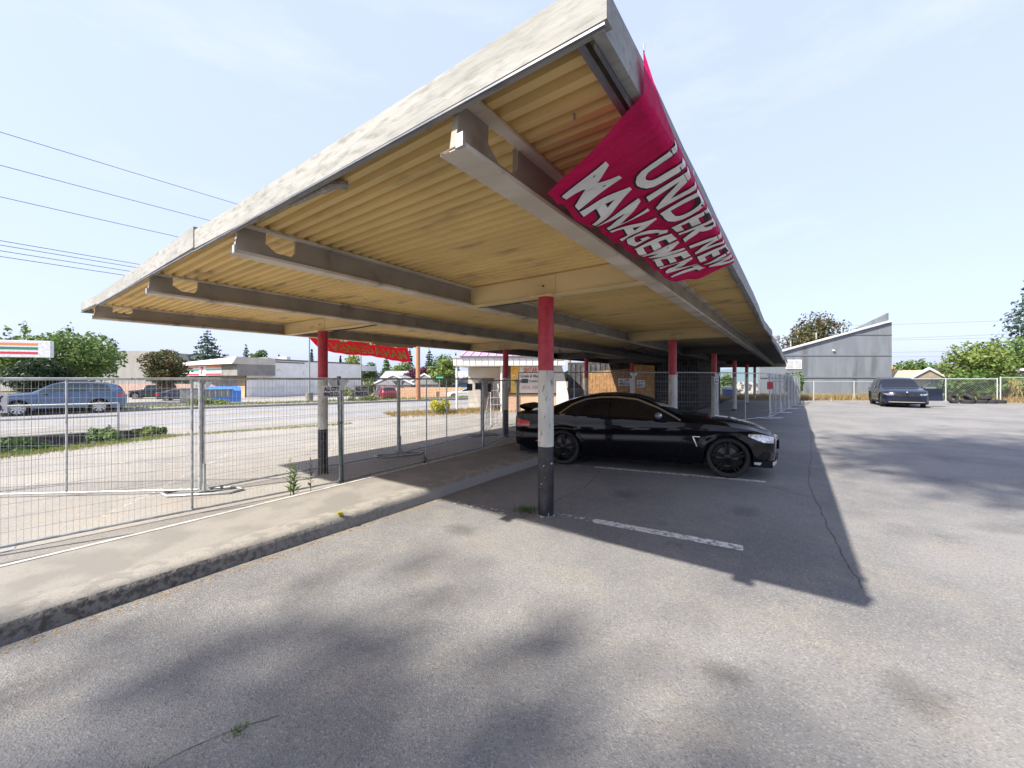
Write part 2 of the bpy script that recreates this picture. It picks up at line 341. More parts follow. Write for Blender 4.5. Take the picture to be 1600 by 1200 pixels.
stripe('stall_line', (1.55, 7.36), (4.06, 6.30), .11, P1)
stripe('stall_line', (.3, 7.9), (1.45, 7.40), .10, P2)
stripe('stall_line', (-.75, 5.25), (.0, 4.80), .12, P2)
for k in range(2, 5): stripe('stall_line', uv(6.3 * k - 3.2, 1.2)[:] , uv(6.3 * k - 3.2, -2.3)[:], .10, P2)
for k in range(5): stripe('stall_line', uv(-6 + 3.0 * k, 5.4)[:], uv(-6 + 3.0 * k + 3, 9.6)[:], .10, P2, z=LZ + .004)
for k in range(4): stripe('stall_line', (-13 + k * 3, 7.2 + k * 2.0, 0), (-9 + k * 3, 6.9 + k * 2.0, 0), .09, P2, z=LZ + .0045)
# cracks and seams in the asphalt
def crack(pts, w=.02, z=.003, seed=1):
    rr = random.Random(seed); P = []
    for a, b in zip(pts[:-1], pts[1:]):
        a = Vector(a); b = Vector(b); n_ = int((b - a).length / .05) + 1
        for i in range(n_): P.append(a.lerp(b, i / n_))
    rows = []; off = 0
    for i, p in enumerate(P):
        q = P[min(i + 1, len(P) - 1)] - P[max(i - 1, 0)]; s = Vector((-q.y, q.x)).normalized(); off = off * .8 + rr.uniform(-.012, .012); ww = w * rr.uniform(.2, 1)
        c = Vector((p.x, p.y)) + s * off; rows.append([(c.x + s.x * ww / 2, c.y + s.y * ww / 2, z), (c.x - s.x * ww / 2, c.y - s.y * ww / 2, z)])
    mbb = MB(); mbb.grid(rows); return structure(mbb.build('asphalt_crack', mat('crack dark', (.085, .08, .076), rough=1)))
crack([(2.75, 3.1), (3.55, 4.4), (4.6, 6.1), (6.3, 8.3), (9.5, 12.5), (14, 18.5)], .013, seed=3)
crack([(.1, 4.65), (1.1, 6.0), (1.6, 7.1)], .014, seed=5)
crack([(-1.62, 1.58), (-1.35, 1.85), (-1.12, 1.97)], .006, seed=8)

def stain_mat():
    m = mat('oil stain', (.035, .032, .03), rough=.6); n = m.node_tree.nodes; l = m.node_tree.links; b = n['Principled BSDF']; tc = n.new('ShaderNodeTexCoord')
    ln = n.new('ShaderNodeVectorMath'); ln.operation = 'LENGTH'; l.new(tc.outputs['Object'], ln.inputs[0])
    t = n.new('ShaderNodeTexNoise'); t.inputs['Scale'].default_value = 3.2; t.inputs['Detail'].default_value = 8; t.inputs['Roughness'].default_value = .7; l.new(tc.outputs['Object'], t.inputs['Vector'])
    a = n.new('ShaderNodeMath'); a.operation = 'MULTIPLY_ADD'; a.inputs[1].default_value = -1.0; l.new(ln.outputs['Value'], a.inputs[0]); l.new(t.outputs['Fac'], a.inputs[2])
    mr = n.new('ShaderNodeMapRange'); mr.interpolation_type = 'SMOOTHSTEP'; mr.inputs['From Min'].default_value = -.25; mr.inputs['From Max'].default_value = .45; mr.inputs['To Max'].default_value = .22; l.new(a.outputs[0], mr.inputs['Value']); l.new(mr.outputs['Result'], b.inputs['Alpha']); return m
MST = stain_mat()
for i, (x, y, r_) in enumerate(((1.18, 2.2, .26), (2.1, 2.05, .34), (-.55, 4.3, .4), (2.9, 4.9, .45), (1.6, 5.6, .4))):
    q_ = MB(); q_.add([(math.cos(k * .3927) , math.sin(k * .3927), 0) for k in range(16)], [tuple(range(16))]); o = structure(q_.build('oil_stain', MST)); o.location = (x, y, .0012); o.scale = (r_, r_ * .8, 1); o.rotation_euler = (0, 0, i * 1.3)

# ================================================================== CARPORT CANOPY
UE = 32.0
def sag(u, v):
    return -.05 * (1 - math.cos(max(0, min(1, (u - 6) / 14)) * math.pi)) * .5
root = empty('carport_canopy', ORG, YAW, 'long flat carport roof on steel beams with red white and black columns', 'carport')
# deck: trapezoidal ribs running across
def soot_mat(name, c1, c2, c3):
    m = mat(name, c1, c2, scale=2.5, rough=.6, c3=c3, s3=5, lo3=.60, hi3=.78, stretch=(1, .3, 1))
    n = m.node_tree.nodes; l = m.node_tree.links; b = n['Principled BSDF']
    old = b.inputs['Base Color'].links[0].from_socket
    tc = n.new('ShaderNodeTexCoord'); sp = n.new('ShaderNodeSeparateXYZ'); l.new(tc.outputs['Object'], sp.inputs[0])
    t = n.new('ShaderNodeTexNoise'); t.inputs['Scale'].default_value = .35; t.inputs['Detail'].default_value = 5; l.new(tc.outputs['Object'], t.inputs['Vector'])
    ma = n.new('ShaderNodeMath'); ma.operation = 'MULTIPLY_ADD'; l.new(t.outputs['Fac'], ma.inputs[0]); ma.inputs[1].default_value = 6; l.new(sp.outputs['X'], ma.inputs[2])
    mr = n.new('ShaderNodeMapRange'); mr.interpolation_type = 'SMOOTHSTEP'; mr.inputs['From Min'].default_value = 6; mr.inputs['From Max'].default_value = 17; l.new(ma.outputs[0], mr.inputs['Value'])
    mx = n.new('ShaderNodeMix'); mx.data_type = 'RGBA'; l.new(mr.outputs['Result'], mx.inputs['Factor']); l.new(old, mx.inputs[6]); mx.inputs[7].default_value = (.028, .028, .034, 1)
    l.new(mx.outputs[2], b.inputs['Base Color']); return m
M_deck = soot_mat('deck paint sooted', (.70, .505, .205), (.62, .445, .18), (.30, .20, .10))
M_beam = soot_mat('beam paint sooted', (.30, .262, .215), (.25, .22, .185), (.16, .12, .09))
M_beamf = soot_mat('beam flange sooted', (.60, .54, .46), (.48, .42, .34), (.12, .09, .07))
M_xb = soot_mat('cross beam sooted', (.68, .53, .28), (.60, .465, .25), (.20, .15, .09))
Z0, Z1 = 2.895, 2.932; per = .108; mb = MB(); prof = []
u = -2.83
while u < UE:
    prof += [(u, Z0), (u + per * .42, Z0), (u + per * .55, Z1), (u + per * .87, Z1)]; u += per
vs_ = np.linspace(-1.882, 8.0, 12)
mb.grid([[(uu, vv, zz + sag(uu, vv) + .004 * math.sin(vv * 2.1 + uu)) for vv in vs_] for uu, zz in prof])
deck = mb.build('roof_deck', M_deck, root)
mb = MB(); mb.box(-2.835, UE, -1.88, 8.02, 2.962, 2.982); mb.build('roof_membrane', mat('roof felt', (.12, .12, .12), (.2, .2, .19), scale=3, rough=.95), root)
# beams
def beam(v, t=.035, d=.245, fl=.14, flip=1, u0=-2.84):
    zt = 2.893; zb = 2.65; W = [(u0 - .015, zb), (u0 + .02, zt), (u0 + .22, zt), (u0 + .215, zt - .105), (u0 + .30, zt - .165), (u0 + .43, zt - .165), (u0 + .465, zt - .12), (u0 + .47, zt), (UE, zt + sag(UE, 0)), (UE, zb + sag(UE, 0)), (20, zb + sag(20, 0)), (12, zb + sag(12, 0)), (6, zb)]
    mb = MB(); mb.prism(W, 'y', v - t / 2, v + t / 2)
    b = mb.build('beam', M_beam, root)
    mb = MB(); us = [u0 - .02, 0, 6, 12, 20, UE]
    ys = (v - fl / 2, v + fl / 2)
    mb.grid([[(uu, y, zb + (sag(uu, 0) if uu > 6 else 0) + dz) for y, dz in ((ys[0], .02), (ys[0], -.004), (ys[1], -.004), (ys[1], .012), (ys[0] + .01, .012), (ys[0], .02))] for uu in us])
    mb.build('bottom_flange', M_beamf, b)
    mb = MB(); mb.box(u0 - .035, u0 - .017, v - fl / 2 - .012, v - fl / 2 + .03, zb - .01, zb + .05); mb.build('end_bracket', M_galv, b)
    return b
BV = (-1.22, 1.19, 3.71, 7.01)
for v in BV: beam(v)
mb = MB()    # top flange strip seen on the outer side of the first beam
for v in BV: mb.box(-2.80, UE, v - .085, v - .02, 2.872, 2.890)
mb.build('top_flange', M_beamf, root)
def cross(u, va, vb, vc):
    mb = MB(); s = sag(u, 0); mb.box(u - .05, u + .05, va + .02, vb - .02, 2.652 + s, 2.892 + s); mb.box(u - .058, u - .05, vc - .16, vc + .16, 2.648 + s, 2.880 + s); mb.box(u - .075, u + .075, va + .02, vb - .02, 2.640 + s, 2.650 + s)
    c = mb.build('cross_beam', M_xb, root, bevel=.003)
    mb = MB(); mb.tube([(u - .075, vc, 2.76 + s), (u - .05, vc, 2.76 + s)], .012, 8); mb.build('bolt', M_back, c)
def column(u, v, zg, red=1.75, blk=.84):
    mb = MB(); s = sag(u, 0); r = .095; zs = [zg - .02, zg + (blk if zg == 0 else .92), red if zg == 0 else 1.68, 2.641 + s]
    for k in range(3):
        n = 28; mb.lathe([(r, zs[k]), (r, (zs[k] + zs[k + 1]) / 2), (r, zs[k + 1])], n, axis='z', mi=k, c=(u, v, 0))
    c = mb.build('column', [M_blk, M_wht, M_red], root, smooth=40)
    mb = MB(); mb.box(u - .15, u + .15, v - .15, v + .15, 2.630 + s, 2.639 + s); mb.build('cap_plate', M_xb, c)
    mb = MB(); mb.lathe([(.097, zg), (.112, zg), (.106, zg + .02), (.097, zg + .022)], 20, axis='z', c=(u, v, 0)); mb.build('base_collar', mat('collar grime', (.10, .095, .085), (.3, .29, .27), scale=25, rough=.9), c)
for k in range(6):
    cross(6.3 * k, BV[0], BV[1], 0.0); column(6.3 * k, 0.0 + (.05 if k else 0), 0.0, blk=.84 if k == 0 else .12)
for k in range(4):
    cross(.2 + 6.3 * k, BV[2], BV[3], 5.43); column(.2 + 6.3 * k, 5.43, LZ if k < 3 else LZ)
# fascia boards
M_fas = mat('fascia weathered', (.285, .285, .275), (.235, .235, .225), scale=3.5, rough=.75, bump=.5, bscale=14, c3=(.175, .175, .16), s3=26, lo3=.50, hi3=.74, stretch=(1, .30, 1.2), dist=.01)
M_lich = mat('fascia lichened', (.29, .29, .275), (.235, .235, .22), scale=4, rough=.8, bump=.6, bscale=16, c3=(.175, .175, .16), s3=26, lo3=.50, hi3=.74, stretch=(1, .30, 1.2), dist=.012)
M_drip = mat('drip edge metal', (.13, .14, .17), (.2, .2, .22), scale=6, rough=.5, metal=.4)
def board(name, pts, tops, bots, t, m, inward=(1, 0), label=None):
    mb = MB(); rows = []
    for (a, b), zt, zb in zip(pts, tops, bots):
        ia, ib = inward[0] * t, inward[1] * t; rows.append([(a, b, zb), (a, b, zt), (a + ia, b + ib, zt), (a + ia, b + ib, zb), (a, b, zb)])
    mb.grid(rows); n_ = len(mb.v); mb.add([mb.v[i] for i in range(4)], [(0, 1, 2, 3)]); mb.add([mb.v[n_ - 5 + i] for i in range(4)], [(3, 2, 1, 0)])
    return mb.build(name, m, root, label=label)
eu = -2.885
board('fascia_board', [(eu, -1.945), (eu - .005, -.4), (eu + .01, 1.0), (eu, 1.98)], [2.985, 2.98, 2.995, 3.0], [2.825, 2.815, 2.83, 2.835], .05, M_lich)
board('fascia_board', [(eu - .005, 1.99), (eu, 4.2), (eu + .01, 6.55)], [3.035, 3.0, 2.975], [2.845, 2.83, 2.82], .05, M_fas)
board('fascia_board', [(eu + .02, 6.58), (eu + .02, 8.06)], [2.99, 3.02], [2.86, 2.885], .05, M_fas)
us = list(np.linspace(-2.86, UE, 60))
def rt(u): return 2.985 + (-.10 * math.exp(-((u - 7.5) / 2.5) ** 2) + .14 * math.exp(-((u - 19) / 4) ** 2)) + .008 * math.sin(u * 5)
def rv(u): return -1.925 - .05 * math.exp(-((u - 8) / 2.5) ** 2) * math.sin(u) - (.10 if u > 25 else 0)
board('fascia_board', [(u, rv(u)) for u in us], [rt(u) for u in us], [rt(u) - .165 - (.2 * math.exp(-((u - 20) / 4) ** 2)) for u in us], .04, M_fas, (0, 1))
board('fascia_board', [(u, 8.06) for u in us], [3.0 for u in us], [2.85 for u in us], .04, M_fas, (0, -1))
board('fascia_board', [(UE + .02, -1.96), (UE + .02, 8.06)], [2.98, 2.98], [2.55, 2.6], .04, M_fas, (-1, 0))
mb = MB(); mb.box(eu - .006, eu + .006, -1.94, 1.98, 2.803, 2.8120); mb.box(eu - .006, eu + .006, 1.99, 6.55, 2.808, 2.8170); mb.box(eu + .015, eu + .028, 6.58, 8.05, 2.848, 2.857)
mb.build('drip_edge', M_drip, root)
mb = MB(); mb.box(-2.83, UE, -1.884, -1.874, 2.80, 2.83); mb.box(-2.83, -2.2, -1.83, -1.80, 2.85, 2.888); mb.build('edge_angle', M_drip, root)
# conduit with an elbow under the deck, screws, stained fixture
fx = MB(); fx.tube([(-2.79, 1.1, 2.876), (-2.77, .35, 2.872)], .012, 8); fx.tube([(-2.77, .38, 2.87), (-2.76, -.02, 2.866)], .020, 10); fx.tube([(-2.76, .02, 2.866), (-2.755, -.10, 2.866), (-2.73, -.13, 2.868), (-2.69, -.13, 2.88)], .028, 10)
fx.build('conduit', mat('conduit grey', (.25, .24, .24), (.35, .33, .31), scale=14, rough=.55, metal=.4), root)
fx = MB(); fx.box(2.4, 3.9, 6.88, 6.96, 2.60, 2.645); fx.tube([(2.5, 6.92, 2.585), (3.8, 6.92, 2.585)], .016, 8); fx.build('strip_light', mat('strip light housing', (.45, .33, .26), rough=.5), root)
fx = MB(); fx.tube([(.2, 5.35, 2.62), (.6, 5.0, 2.69), (1.1, 4.4, 2.83), (1.5, 4.1, 2.86), (1.8, 4.05, 2.87)], .012, 6); fx.build('cable', M_back, root)
fx = MB(); fx.tube([(.09, 1.15, 2.645), (.09, .7, 2.632), (.09, .35, 2.642), (.08, .1, 2.635)], .009, 6); fx.tube([(.09, 1.15, 2.645), (.09, 1.18, 2.80)], .008, 6); fx.build('cable', M_back, root)
for k in range(14):
    a, b = random.uniform(-2.6, 4), random.choice([-1.6, -.6, .3, 2.2, 3.0, 5, 6]); MB().tube([(a, b, 2.90), (a, b, 2.872)], .006, 6).build('screw', M_galv, root)
# burnt debris hanging from the far deck
mb = MB(); rr = random.Random(4)
for k in range(60):
    a = rr.uniform(10, 24); b = rr.uniform(2.2, 9 if a > 13 else 6); L = rr.uniform(.2, 1.1); an = rr.uniform(0, 6.3); h = rr.uniform(.02, .25)
    b = min(b, 7.8); mb.tube([(a, b, 2.88), (a + math.cos(an) * L / 2, min(7.9, b + math.sin(an) * L / 2), 2.86 - h), (a + math.cos(an) * L, min(7.9, b + math.sin(an) * L), 2.88 - h * .6)], rr.uniform(.008, .035), 5)
M_char = mat('charred', (.018, .018, .020), (.05, .045, .04), scale=4, rough=.9, bump=.6, bscale=12)
mb.build('charred_debris', M_char, root, label='charred strips hanging under the far roof deck')['kind'] = 'stuff'

# ================================================================== BANNERS
def banner(name, u0, u1, vtop, ztop, width_fn, label, lines, cloth, outline, both=False, nU=140, nV=36, sgn=1):
    r = empty(name, uv((u0 + u1) / 2, vtop, ztop), YAW, label, 'banner')
    L = u1 - u0
    def srf(s, t, off=0.):                 # s 0..L along u, t 0 top .. 1 bottom
        f = s / L; t = min(1.0, max(t, .0))
        e = .004
        def raw(f_, t_):
            t_ = min(1.0, max(0.0, t_)); dv, dz = width_fn(f_, t_)
            du = .40 * t_ * (0.5 - f_)
            return Vector((-L / 2 + f_ * L + du, dv, dz))
        p = raw(f, t); a = raw(f + e, t) - raw(f - e, t); b = raw(f, t + e) - raw(f, t - e); n = a.cross(b).normalized()
        return p + n * off * sgn
    mb = MB(); mb.grid([[srf(L * i / nU, j / nV) for j in range(nV + 1)] for i in range(nU + 1)])
    cl = mb.build('cloth', cloth, r, smooth=80)
    for (txt, fx0, fx1, t0, t1, let) in lines:
        w = (fx1 - fx0) * L; h = 1.0
        for side in ((1, -1) if both else (1,)):
            off = .007 * side
            pl = lambda x, y: srf(fx0 * L + x, t1 + (t0 - t1) * y, off)
            mbx = text_mb(txt, w, 1.0, pl, bold=.030, shear=.10, cuts=40, space=1.10)
            mbx.build('lettering', let, r, fix=False)
            if outline:
                g = .018
                pl2 = lambda x, y: srf(fx0 * L + x - g * .6, t1 + (t0 - t1) * y + .018, off * .55)
                text_mb(txt, w + g * 1.2, 1.0 + .0, pl2, bold=.062, shear=.10, cuts=40, space=1.10).build('letter_outline', outline, r, fix=False)
    for f in (0.005, .33, .66, .99):
        p = srf(f * L, .0); MB().tube([p, p + Vector((0.0, 0, .03))], .004, 6).build('tie', M_galv, r)
    return r
def clothmat(name, c1, c2, tr=.30):
    m = leafmat(name, c1, c2, scale=1.2, trans=tr); n = m.node_tree.nodes; l = m.node_tree.links; tc = n.new('ShaderNodeTexCoord')
    mp = n.new('ShaderNodeMapping'); mp.inputs['Scale'].default_value = (3.0, 1.0, 1.0); mp.inputs['Rotation'].default_value = (0, 0, .5); l.new(tc.outputs['Object'], mp.inputs['Vector'])
    t = n.new('ShaderNodeTexNoise'); t.inputs['Scale'].default_value = 4.5; t.inputs['Detail'].default_value = 6; t.inputs['Distortion'].default_value = 1.2; l.new(mp.outputs['Vector'], t.inputs['Vector'])
    bp = n.new('ShaderNodeBump'); bp.inputs['Strength'].default_value = .9; bp.inputs['Distance'].default_value = .05; l.new(t.outputs['Fac'], bp.inputs['Height']); l.new(bp.outputs['Normal'], n['Principled BSDF'].inputs['Normal'])
    return m
M_mag = clothmat('banner magenta', (.90, .022, .20), (.84, .016, .17), .6)
M_bred = clothmat('banner red', (.75, .02, .035), (.70, .016, .035), .75)
M_let = clothmat('banner white letters', (.88, .87, .87), (.82, .81, .82), .12)
M_let2 = clothmat('banner cream letters', (.92, .88, .80), (.90, .62, .08), .05)
def wf1(f, t):
    # hangs from the fascia's outer face, then the wind folds it in under the roof edge
    w1 = .56 - .06 * f + .05 * math.sin(f * 3.1); z1 = .155 + .03 * math.sin(f * 6.5 + 1.0); kf = .18
    if f > .88: k = (f - .88) / .12; w1 *= 1 - .18 * k; z1 *= 1 - .2 * k
    tp = -.11 * (1 - math.exp(-f * 9)) - .012 * math.sin(f * 3 * math.pi) ** 2
    amp = .012 * math.sin(f * 34 + t * 5.0) + .007 * math.sin(f * 71 + 1.3 - t * 6) + .010 * math.sin(f * 17 + t * 9) + .004 * math.sin(f * 140 + t * 11)
    drop0 = .168 + tp                                  # what hangs on the outside down to the board's lower edge
    if t < kf: q = t / kf; return (-.014 + amp * .25 * q, tp - max(.05, drop0) * q)
    q = (t - kf) / (1 - kf); ww = q ** .88
    return (-.014 + w1 * ww, tp - max(.05, drop0) - z1 * q - .02 * math.sin(q * math.pi) + amp * (.3 + q) * .9)
banner('hanging_banner', -2.52, .42, -1.935, 2.975, wf1, 'magenta cloth banner hanging under the near right roof edge', [('UNDER NEW', .15, .98, .10, .46, M_let), ('MANAGEMENT', .035, .92, .50, .93, M_let)], M_mag, mat('letter outline black', (.02, .005, .012), rough=.7), sgn=-1)
def wf2(f, t):
    fold = .02 * math.sin(f * 23 + t * 2)
    return (-.45 * t ** 1.3 + fold, -.03 * math.sin(f * math.pi) - (.50 + .22 * f + .03 * math.sin(f * 9)) * t + .008 * math.sin(f * 40))
banner('hanging_banner', 1.15, 4.55, 8.11, 2.93, wf2, 'red cloth banner seen from behind on the far left roof edge', [('UNDER NEW', .88, .10, .04, .40, M_let2), ('MANAGEMENT', .96, .05, .48, .90, M_let2)], M_bred, None, both=True)

# ================================================================== TEMPORARY FENCE
def fence_proto(L, H, lab):
    r = empty('temporary_fence', (0, 0, 0), 0, lab, 'fence panel', 'temporary wire fence panels')
    mb = MB(); c = .07
    lo, hi = .06, H
    mb.tube([(c, 0, lo), (L - c, 0, lo)], .017, 8); mb.tube([(c, 0, hi), (L - c, 0, hi)], .019, 8)
    for x, s in ((0.02, 1), (L - .02, -1)):
        mb.tube([(x + s * (c - .02), 0, hi), (x + s * .015, 0, hi - .02), (x, 0, hi - c), (x, 0, lo + c), (x + s * .015, 0, lo + .02), (x + s * (c - .02), 0, lo)], .019, 8)
    mb.build('frame', M_galv, r, smooth=50)
    mb = MB(); mb.tube([(L / 2, 0, lo), (L / 2, 0, hi)], .017, 8); mb.build('middle_post', M_galv, r, smooth=50)
    mb = MB(); n = int(L / .052)
    for i in range(1, n):
        x = L * i / n; mb.tube([(x, .003, lo), (x, .003, hi)], .0017, 3, cap=False)
    k = int((hi - lo) / .15)
    for i in range(1, k): mb.tube([(.02, -.003, lo + (hi - lo) * i / k), (L - .02, -.003, lo + (hi - lo) * i / k)], .0019, 3, cap=False)
    mb.build('wire_mesh', M_wire, r)
    return r
def stand_proto():
    r = empty('steel_stand', (0, 0, 0), 0, 'x', 'fence stand', 'steel stands that hold the fence')
    mb = MB(); z = .022
    mb.tube([(-.62, 0, z), (-.46, .22, z), (.40, .24, z), (.62, .05, z), (.50, -.14, z), (-.40, -.20, z), (-.62, 0, z)], .021, 8); mb.tube([(0, .22, z + .01), (0, -.17, z + .01)], .02, 8)
    mb.build('base_loop', M_galv, r, smooth=50)
    mb = MB(); mb.tube([(-.03, 0, .02), (-.03, 0, 1.93)], .022, 8); mb.tube([(.035, 0, .02), (.035, 0, .5)], .022, 8); mb.build('upright', M_galv, r, smooth=50)
    mb = MB(); mb.prism([(-.14, .04), (.14, .04), (.05, .17), (-.05, .17)], 'y', -.006, .006); mb.build('foot_bracket', M_galv, r)
    MB().prism([(-.17, 1.90), (-.04, 1.90), (-.04, 1.76)], 'y', -.006, .006).build('corner_bracket', M_galv, r); MB().prism([(.17, 1.90), (.06, 1.90), (.06, 1.76)], 'y', -.006, .006).build('corner_bracket', M_galv, r)
    return r
def place_panel(proto, a, b, zg, lab, used=[]):
    o = proto if proto not in used else copy_tree(proto)
    used.append(proto); a = Vector(a); b = Vector(b); d = b - a
    o.location = (a.x, a.y, zg); o.rotation_euler = (0, 0, math.atan2(d.y, d.x)); o.scale = (d.xy.length / o_len[proto.name], 1, 1); o['label'] = lab
    return o
o_len = {}
pp = fence_proto(4.2, 1.95, 'x'); o_len[pp.name] = 4.2
pq = fence_proto(3.6, 1.88, 'x'); o_len[pq.name] = 3.6
st = stand_proto(); st_used = []
def place_stand(p, zg, rz, lab, h=1.0):
    o = st if not st_used else copy_tree(st)
    st_used.append(1); o.location = (p[0], p[1], zg); o.rotation_euler = (0, 0, rz); o.scale = (1, 1, h); o['label'] = lab; return o
F0, F1, F2 = uv(-4.35, 4.85), uv(-.02, 4.38), uv(4.29, 4.56)
Fm = F0 + (F0 - F1) * 1.0
place_panel(pp, Fm, F0, LZ, 'wire fence panel at the left picture edge running behind the camera')
place_panel(pp, F0, F1, LZ, 'front fence panel along the walkway carrying two white signs')
place_panel(pp, F1, F2, LZ, 'front fence panel right of the thick green post beside the walkway')
G0, G1, G2 = uv(-1.72, 5.82), uv(2.36, 5.74), uv(6.3, 6.3)
GL = Vector((-9.5, 6.35, 0)); GLL = Vector((-13.4, 5.2, 0))
place_panel(pp, GLL, GL, LZ, 'rear fence panel farthest left above the ditch side')
place_panel(pp, GL, Vector((-5.3, 6.73, 0)), LZ, 'rear fence panel left of the twin posts with the blue suv seen through it')
place_panel(pp, G0, G1, LZ, 'rear fence panel behind the left red column')
place_panel(pp, G1, G2, LZ, 'rear fence panel facing the bright yellow shrub')
J0, J1, J2, J3 = Vector((.21, 14.3, 0)), Vector((4.2, 13.6, 0)), Vector((7.65, 14.65, 0)), Vector((10.75, 16.4, 0))
place_panel(pq, F2, J0, LZ + .02, 'angled fence panel between the twin posts and the restaurant')
place_panel(pq, J0, J1, 0, 'fence panel right behind the black coupe roof in front of the plywood')
place_panel(pq, J1, J2, 0, 'fence panel behind the windscreen in front of the black barred wall')
place_panel(pq, J2, J3, 0, 'fence panel behind the bonnet between far columns')
kk = (Vector((19.6, 26.8, 0)) - J3); 
for i in range(4): place_panel(pq, J3 + kk * (i / 4 + .002), J3 + kk * ((i + 1) / 4 - .002), 0, ['first', 'second', 'third', 'last'][i] + ' fence panel in the row leading away beside the sunny lot')
K = Vector((-.62, 22.2, 0)); K2 = Vector((-4.6, 24.4, 0))
place_panel(pq, G2, uv(9.5, 8.3), LZ, 'fence panel on the left side leading to the white stepladder')
place_stand((F0.x + .1, F0.y), LZ, YAW + .4, 'fence stand lying low at the left picture edge by the walkway', .12)
place_stand((-5.3, 6.73), LZ, .15, 'fence stand with twin posts left of the tall weed')
place_stand(G1, LZ, YAW - .5, 'fence stand behind the left red column')
place_stand(G2, LZ, YAW - .5, 'fence stand beside the dark sign backs')
place_stand(J0, LZ, .3, 'fence stand behind the tail of the black coupe')
place_stand(J1, 0, .3, 'fence stand in front of the joint of the two plywood sheets', .97)
place_stand(J2, 0, .3, 'fence stand right of the far white column', .97)
place_stand(J3, 0, .2, 'fence stand at the corner past the bonnet of the coupe', .97)
for i in range(1, 4): place_stand(J3 + kk * (i / 4), 0, .2, ['', 'nearest', 'middle', 'farthest'][i] + ' stand under the fence row leading away', .97)
mb = MB(); mb.tube([(0, 0, 0), (0, 0, 2.0)], .036, 12); mb.tube([(0, 0, 1.12), (0, 0, 1.16)], .045, 12)
gp = mb.build('green_steel_post', M_gpost, smooth=50); gp.location = (F1.x, F1.y, LZ); gp.rotation_euler = (0, R(-1.4), 0)
mb = MB(); mb.prism([(-.19, 1.92), (-.03, 1.95), (-.03, 1.74), (-.07, 1.74)], 'y', -.07, -.06); mb.prism([(.19, 1.92), (.03, 1.95), (.03, 1.74), (.07, 1.74)], 'y', -.07, -.06)
b_ = mb.build('bracket', mat('bracket pale', (.5, .52, .55), (.4, .42, .45), scale=8, rough=.4, metal=.4), gp); b_.rotation_euler = (0, 0, YAW - R(40))
tag(gp, 'thick green grey fence post between two white signs', 'fence post')
# signs on the fence
def wire_sign(p, rz, w=.33, h=.215, lab='', front=True, m=M_signw):
    r = empty('company_sign', p, rz, lab, 'sign', 'small fence company signs')
    mb = MB(); mb.box(-w / 2, w / 2, -.002, .002, -h / 2, h / 2); mb.build('board', m if front else M_back, r)
    if front:
        for txt, z in (('ALL CITY', .012), ('FENCE CO.', -h * .40)):
            text_mb(txt, w * .84, h * .34, lambda x, y: (-w * .42 + x, -.006, z + y), bold=.05).build('lettering', M_navy, r, fix=False)
    for sx in (-1, 1):
        for sz in (-1, 1): MB().tube([(sx * (w / 2 - .01), .005, sz * (h / 2 - .01)), (sx * (w / 2 + .015), .01, sz * (h / 2 + .012))], .003, 4).build('tie', M_galv, r)
    return r
fr = math.atan2((F1 - F0).y, (F1 - F0).x)
def on(a, b, f, z, off=.03): p = Vector(a).lerp(Vector(b), f); d = (Vector(b) - Vector(a)).normalized(); return (p.x + d.y * off, p.y - d.x * off, z)
wire_sign(on(F0, F1, .955 - .0, 1.42), fr, lab='white fence sign in front of the left red and white column')
f2r = math.atan2((F2 - F1).y, (F2 - F1).x)
wire_sign(on(F1, F2, .095, 1.41), f2r, lab='white fence sign just right of the thick green post')
wire_sign(on(F0, F1, .086, 1.375), fr, lab='white fence sign cut off by the left picture edge')
ja = math.atan2((J1 - J0).y, (J1 - J0).x); jb = math.atan2((J2 - J1).y, (J2 - J1).x); jc = math.atan2((J3 - J2).y, (J3 - J2).x)
wire_sign(on(J0, J1, .925, 1.54), ja, .42, .24, 'white fence sign on the darker plywood sheet')
wire_sign(on(J1, J2, .075, 1.48), jb, .30, .24, 'white fence sign on the taller bright plywood sheet')
wire_sign(on(J2, J3, -.03, 1.60), jc, .25, .24, 'white fence sign between two far white columns')
wire_sign(on(G1, G2, .93, 1.40), f2r, .34, .22, 'dark sign back on the fence right of the yellow shrub, middle of three', False, mat('sign back purple', (.10, .08, .13), (.05, .04, .07), scale=20, rough=.6))
wire_sign(on(G1, G2, .80, 1.38), f2r, .28, .22, 'dark sign back on the fence, leftmost of three beside the yellow shrub', False)
wire_sign(on(F2, J0, .12, 1.40), f2r, .16, .24, 'narrow dark sign back next to the twin posts', False)
sg = wire_sign(on(J3, J3 + kk, -.02, 1.38), -.1, .22, .30, 'small red sign on the fence near the last far column', False, MATS['column red']); sg.children[0].data.materials[0] = M_red

exec_parts = []
# ================================================================== VEHICLES
M_glass = mat('car glass dark', (.006, .007, .010), rough=.03, spec=.7)
M_glassl = mat('car glass tinted', (.02, .035, .045), rough=.03, spec=.8)
M_tyre = mat('tyre rubber', (.014, .014, .015), (.022, .022, .022), scale=20, rough=.8)
M_rimb = mat('rim black', (.012, .012, .014), rough=.3, metal=.5)
M_rims = mat('rim silver', (.55, .56, .58), rough=.3, metal=.7)
M_chrome = mat('bright trim', (.62, .62, .60), rough=.22, metal=.85)
M_plast = mat('black plastic', (.010, .010, .011), rough=.55, spec=.2)
M_tail = mat('tail lamp red', (.55, .01, .015), rough=.15, coat=1)
M_lamp = mat('head lamp', (.85, .87, .90), (.45, .47, .5), scale=30, rough=.12, metal=.3, coat=1)
def paint(name, c, **k): return mat(name, c, rough=k.get('rough', .32), coat=k.get('coat', 1.0), metal=k.get('metal', .25), spec=k.get('spec', .5))
class Car: pass
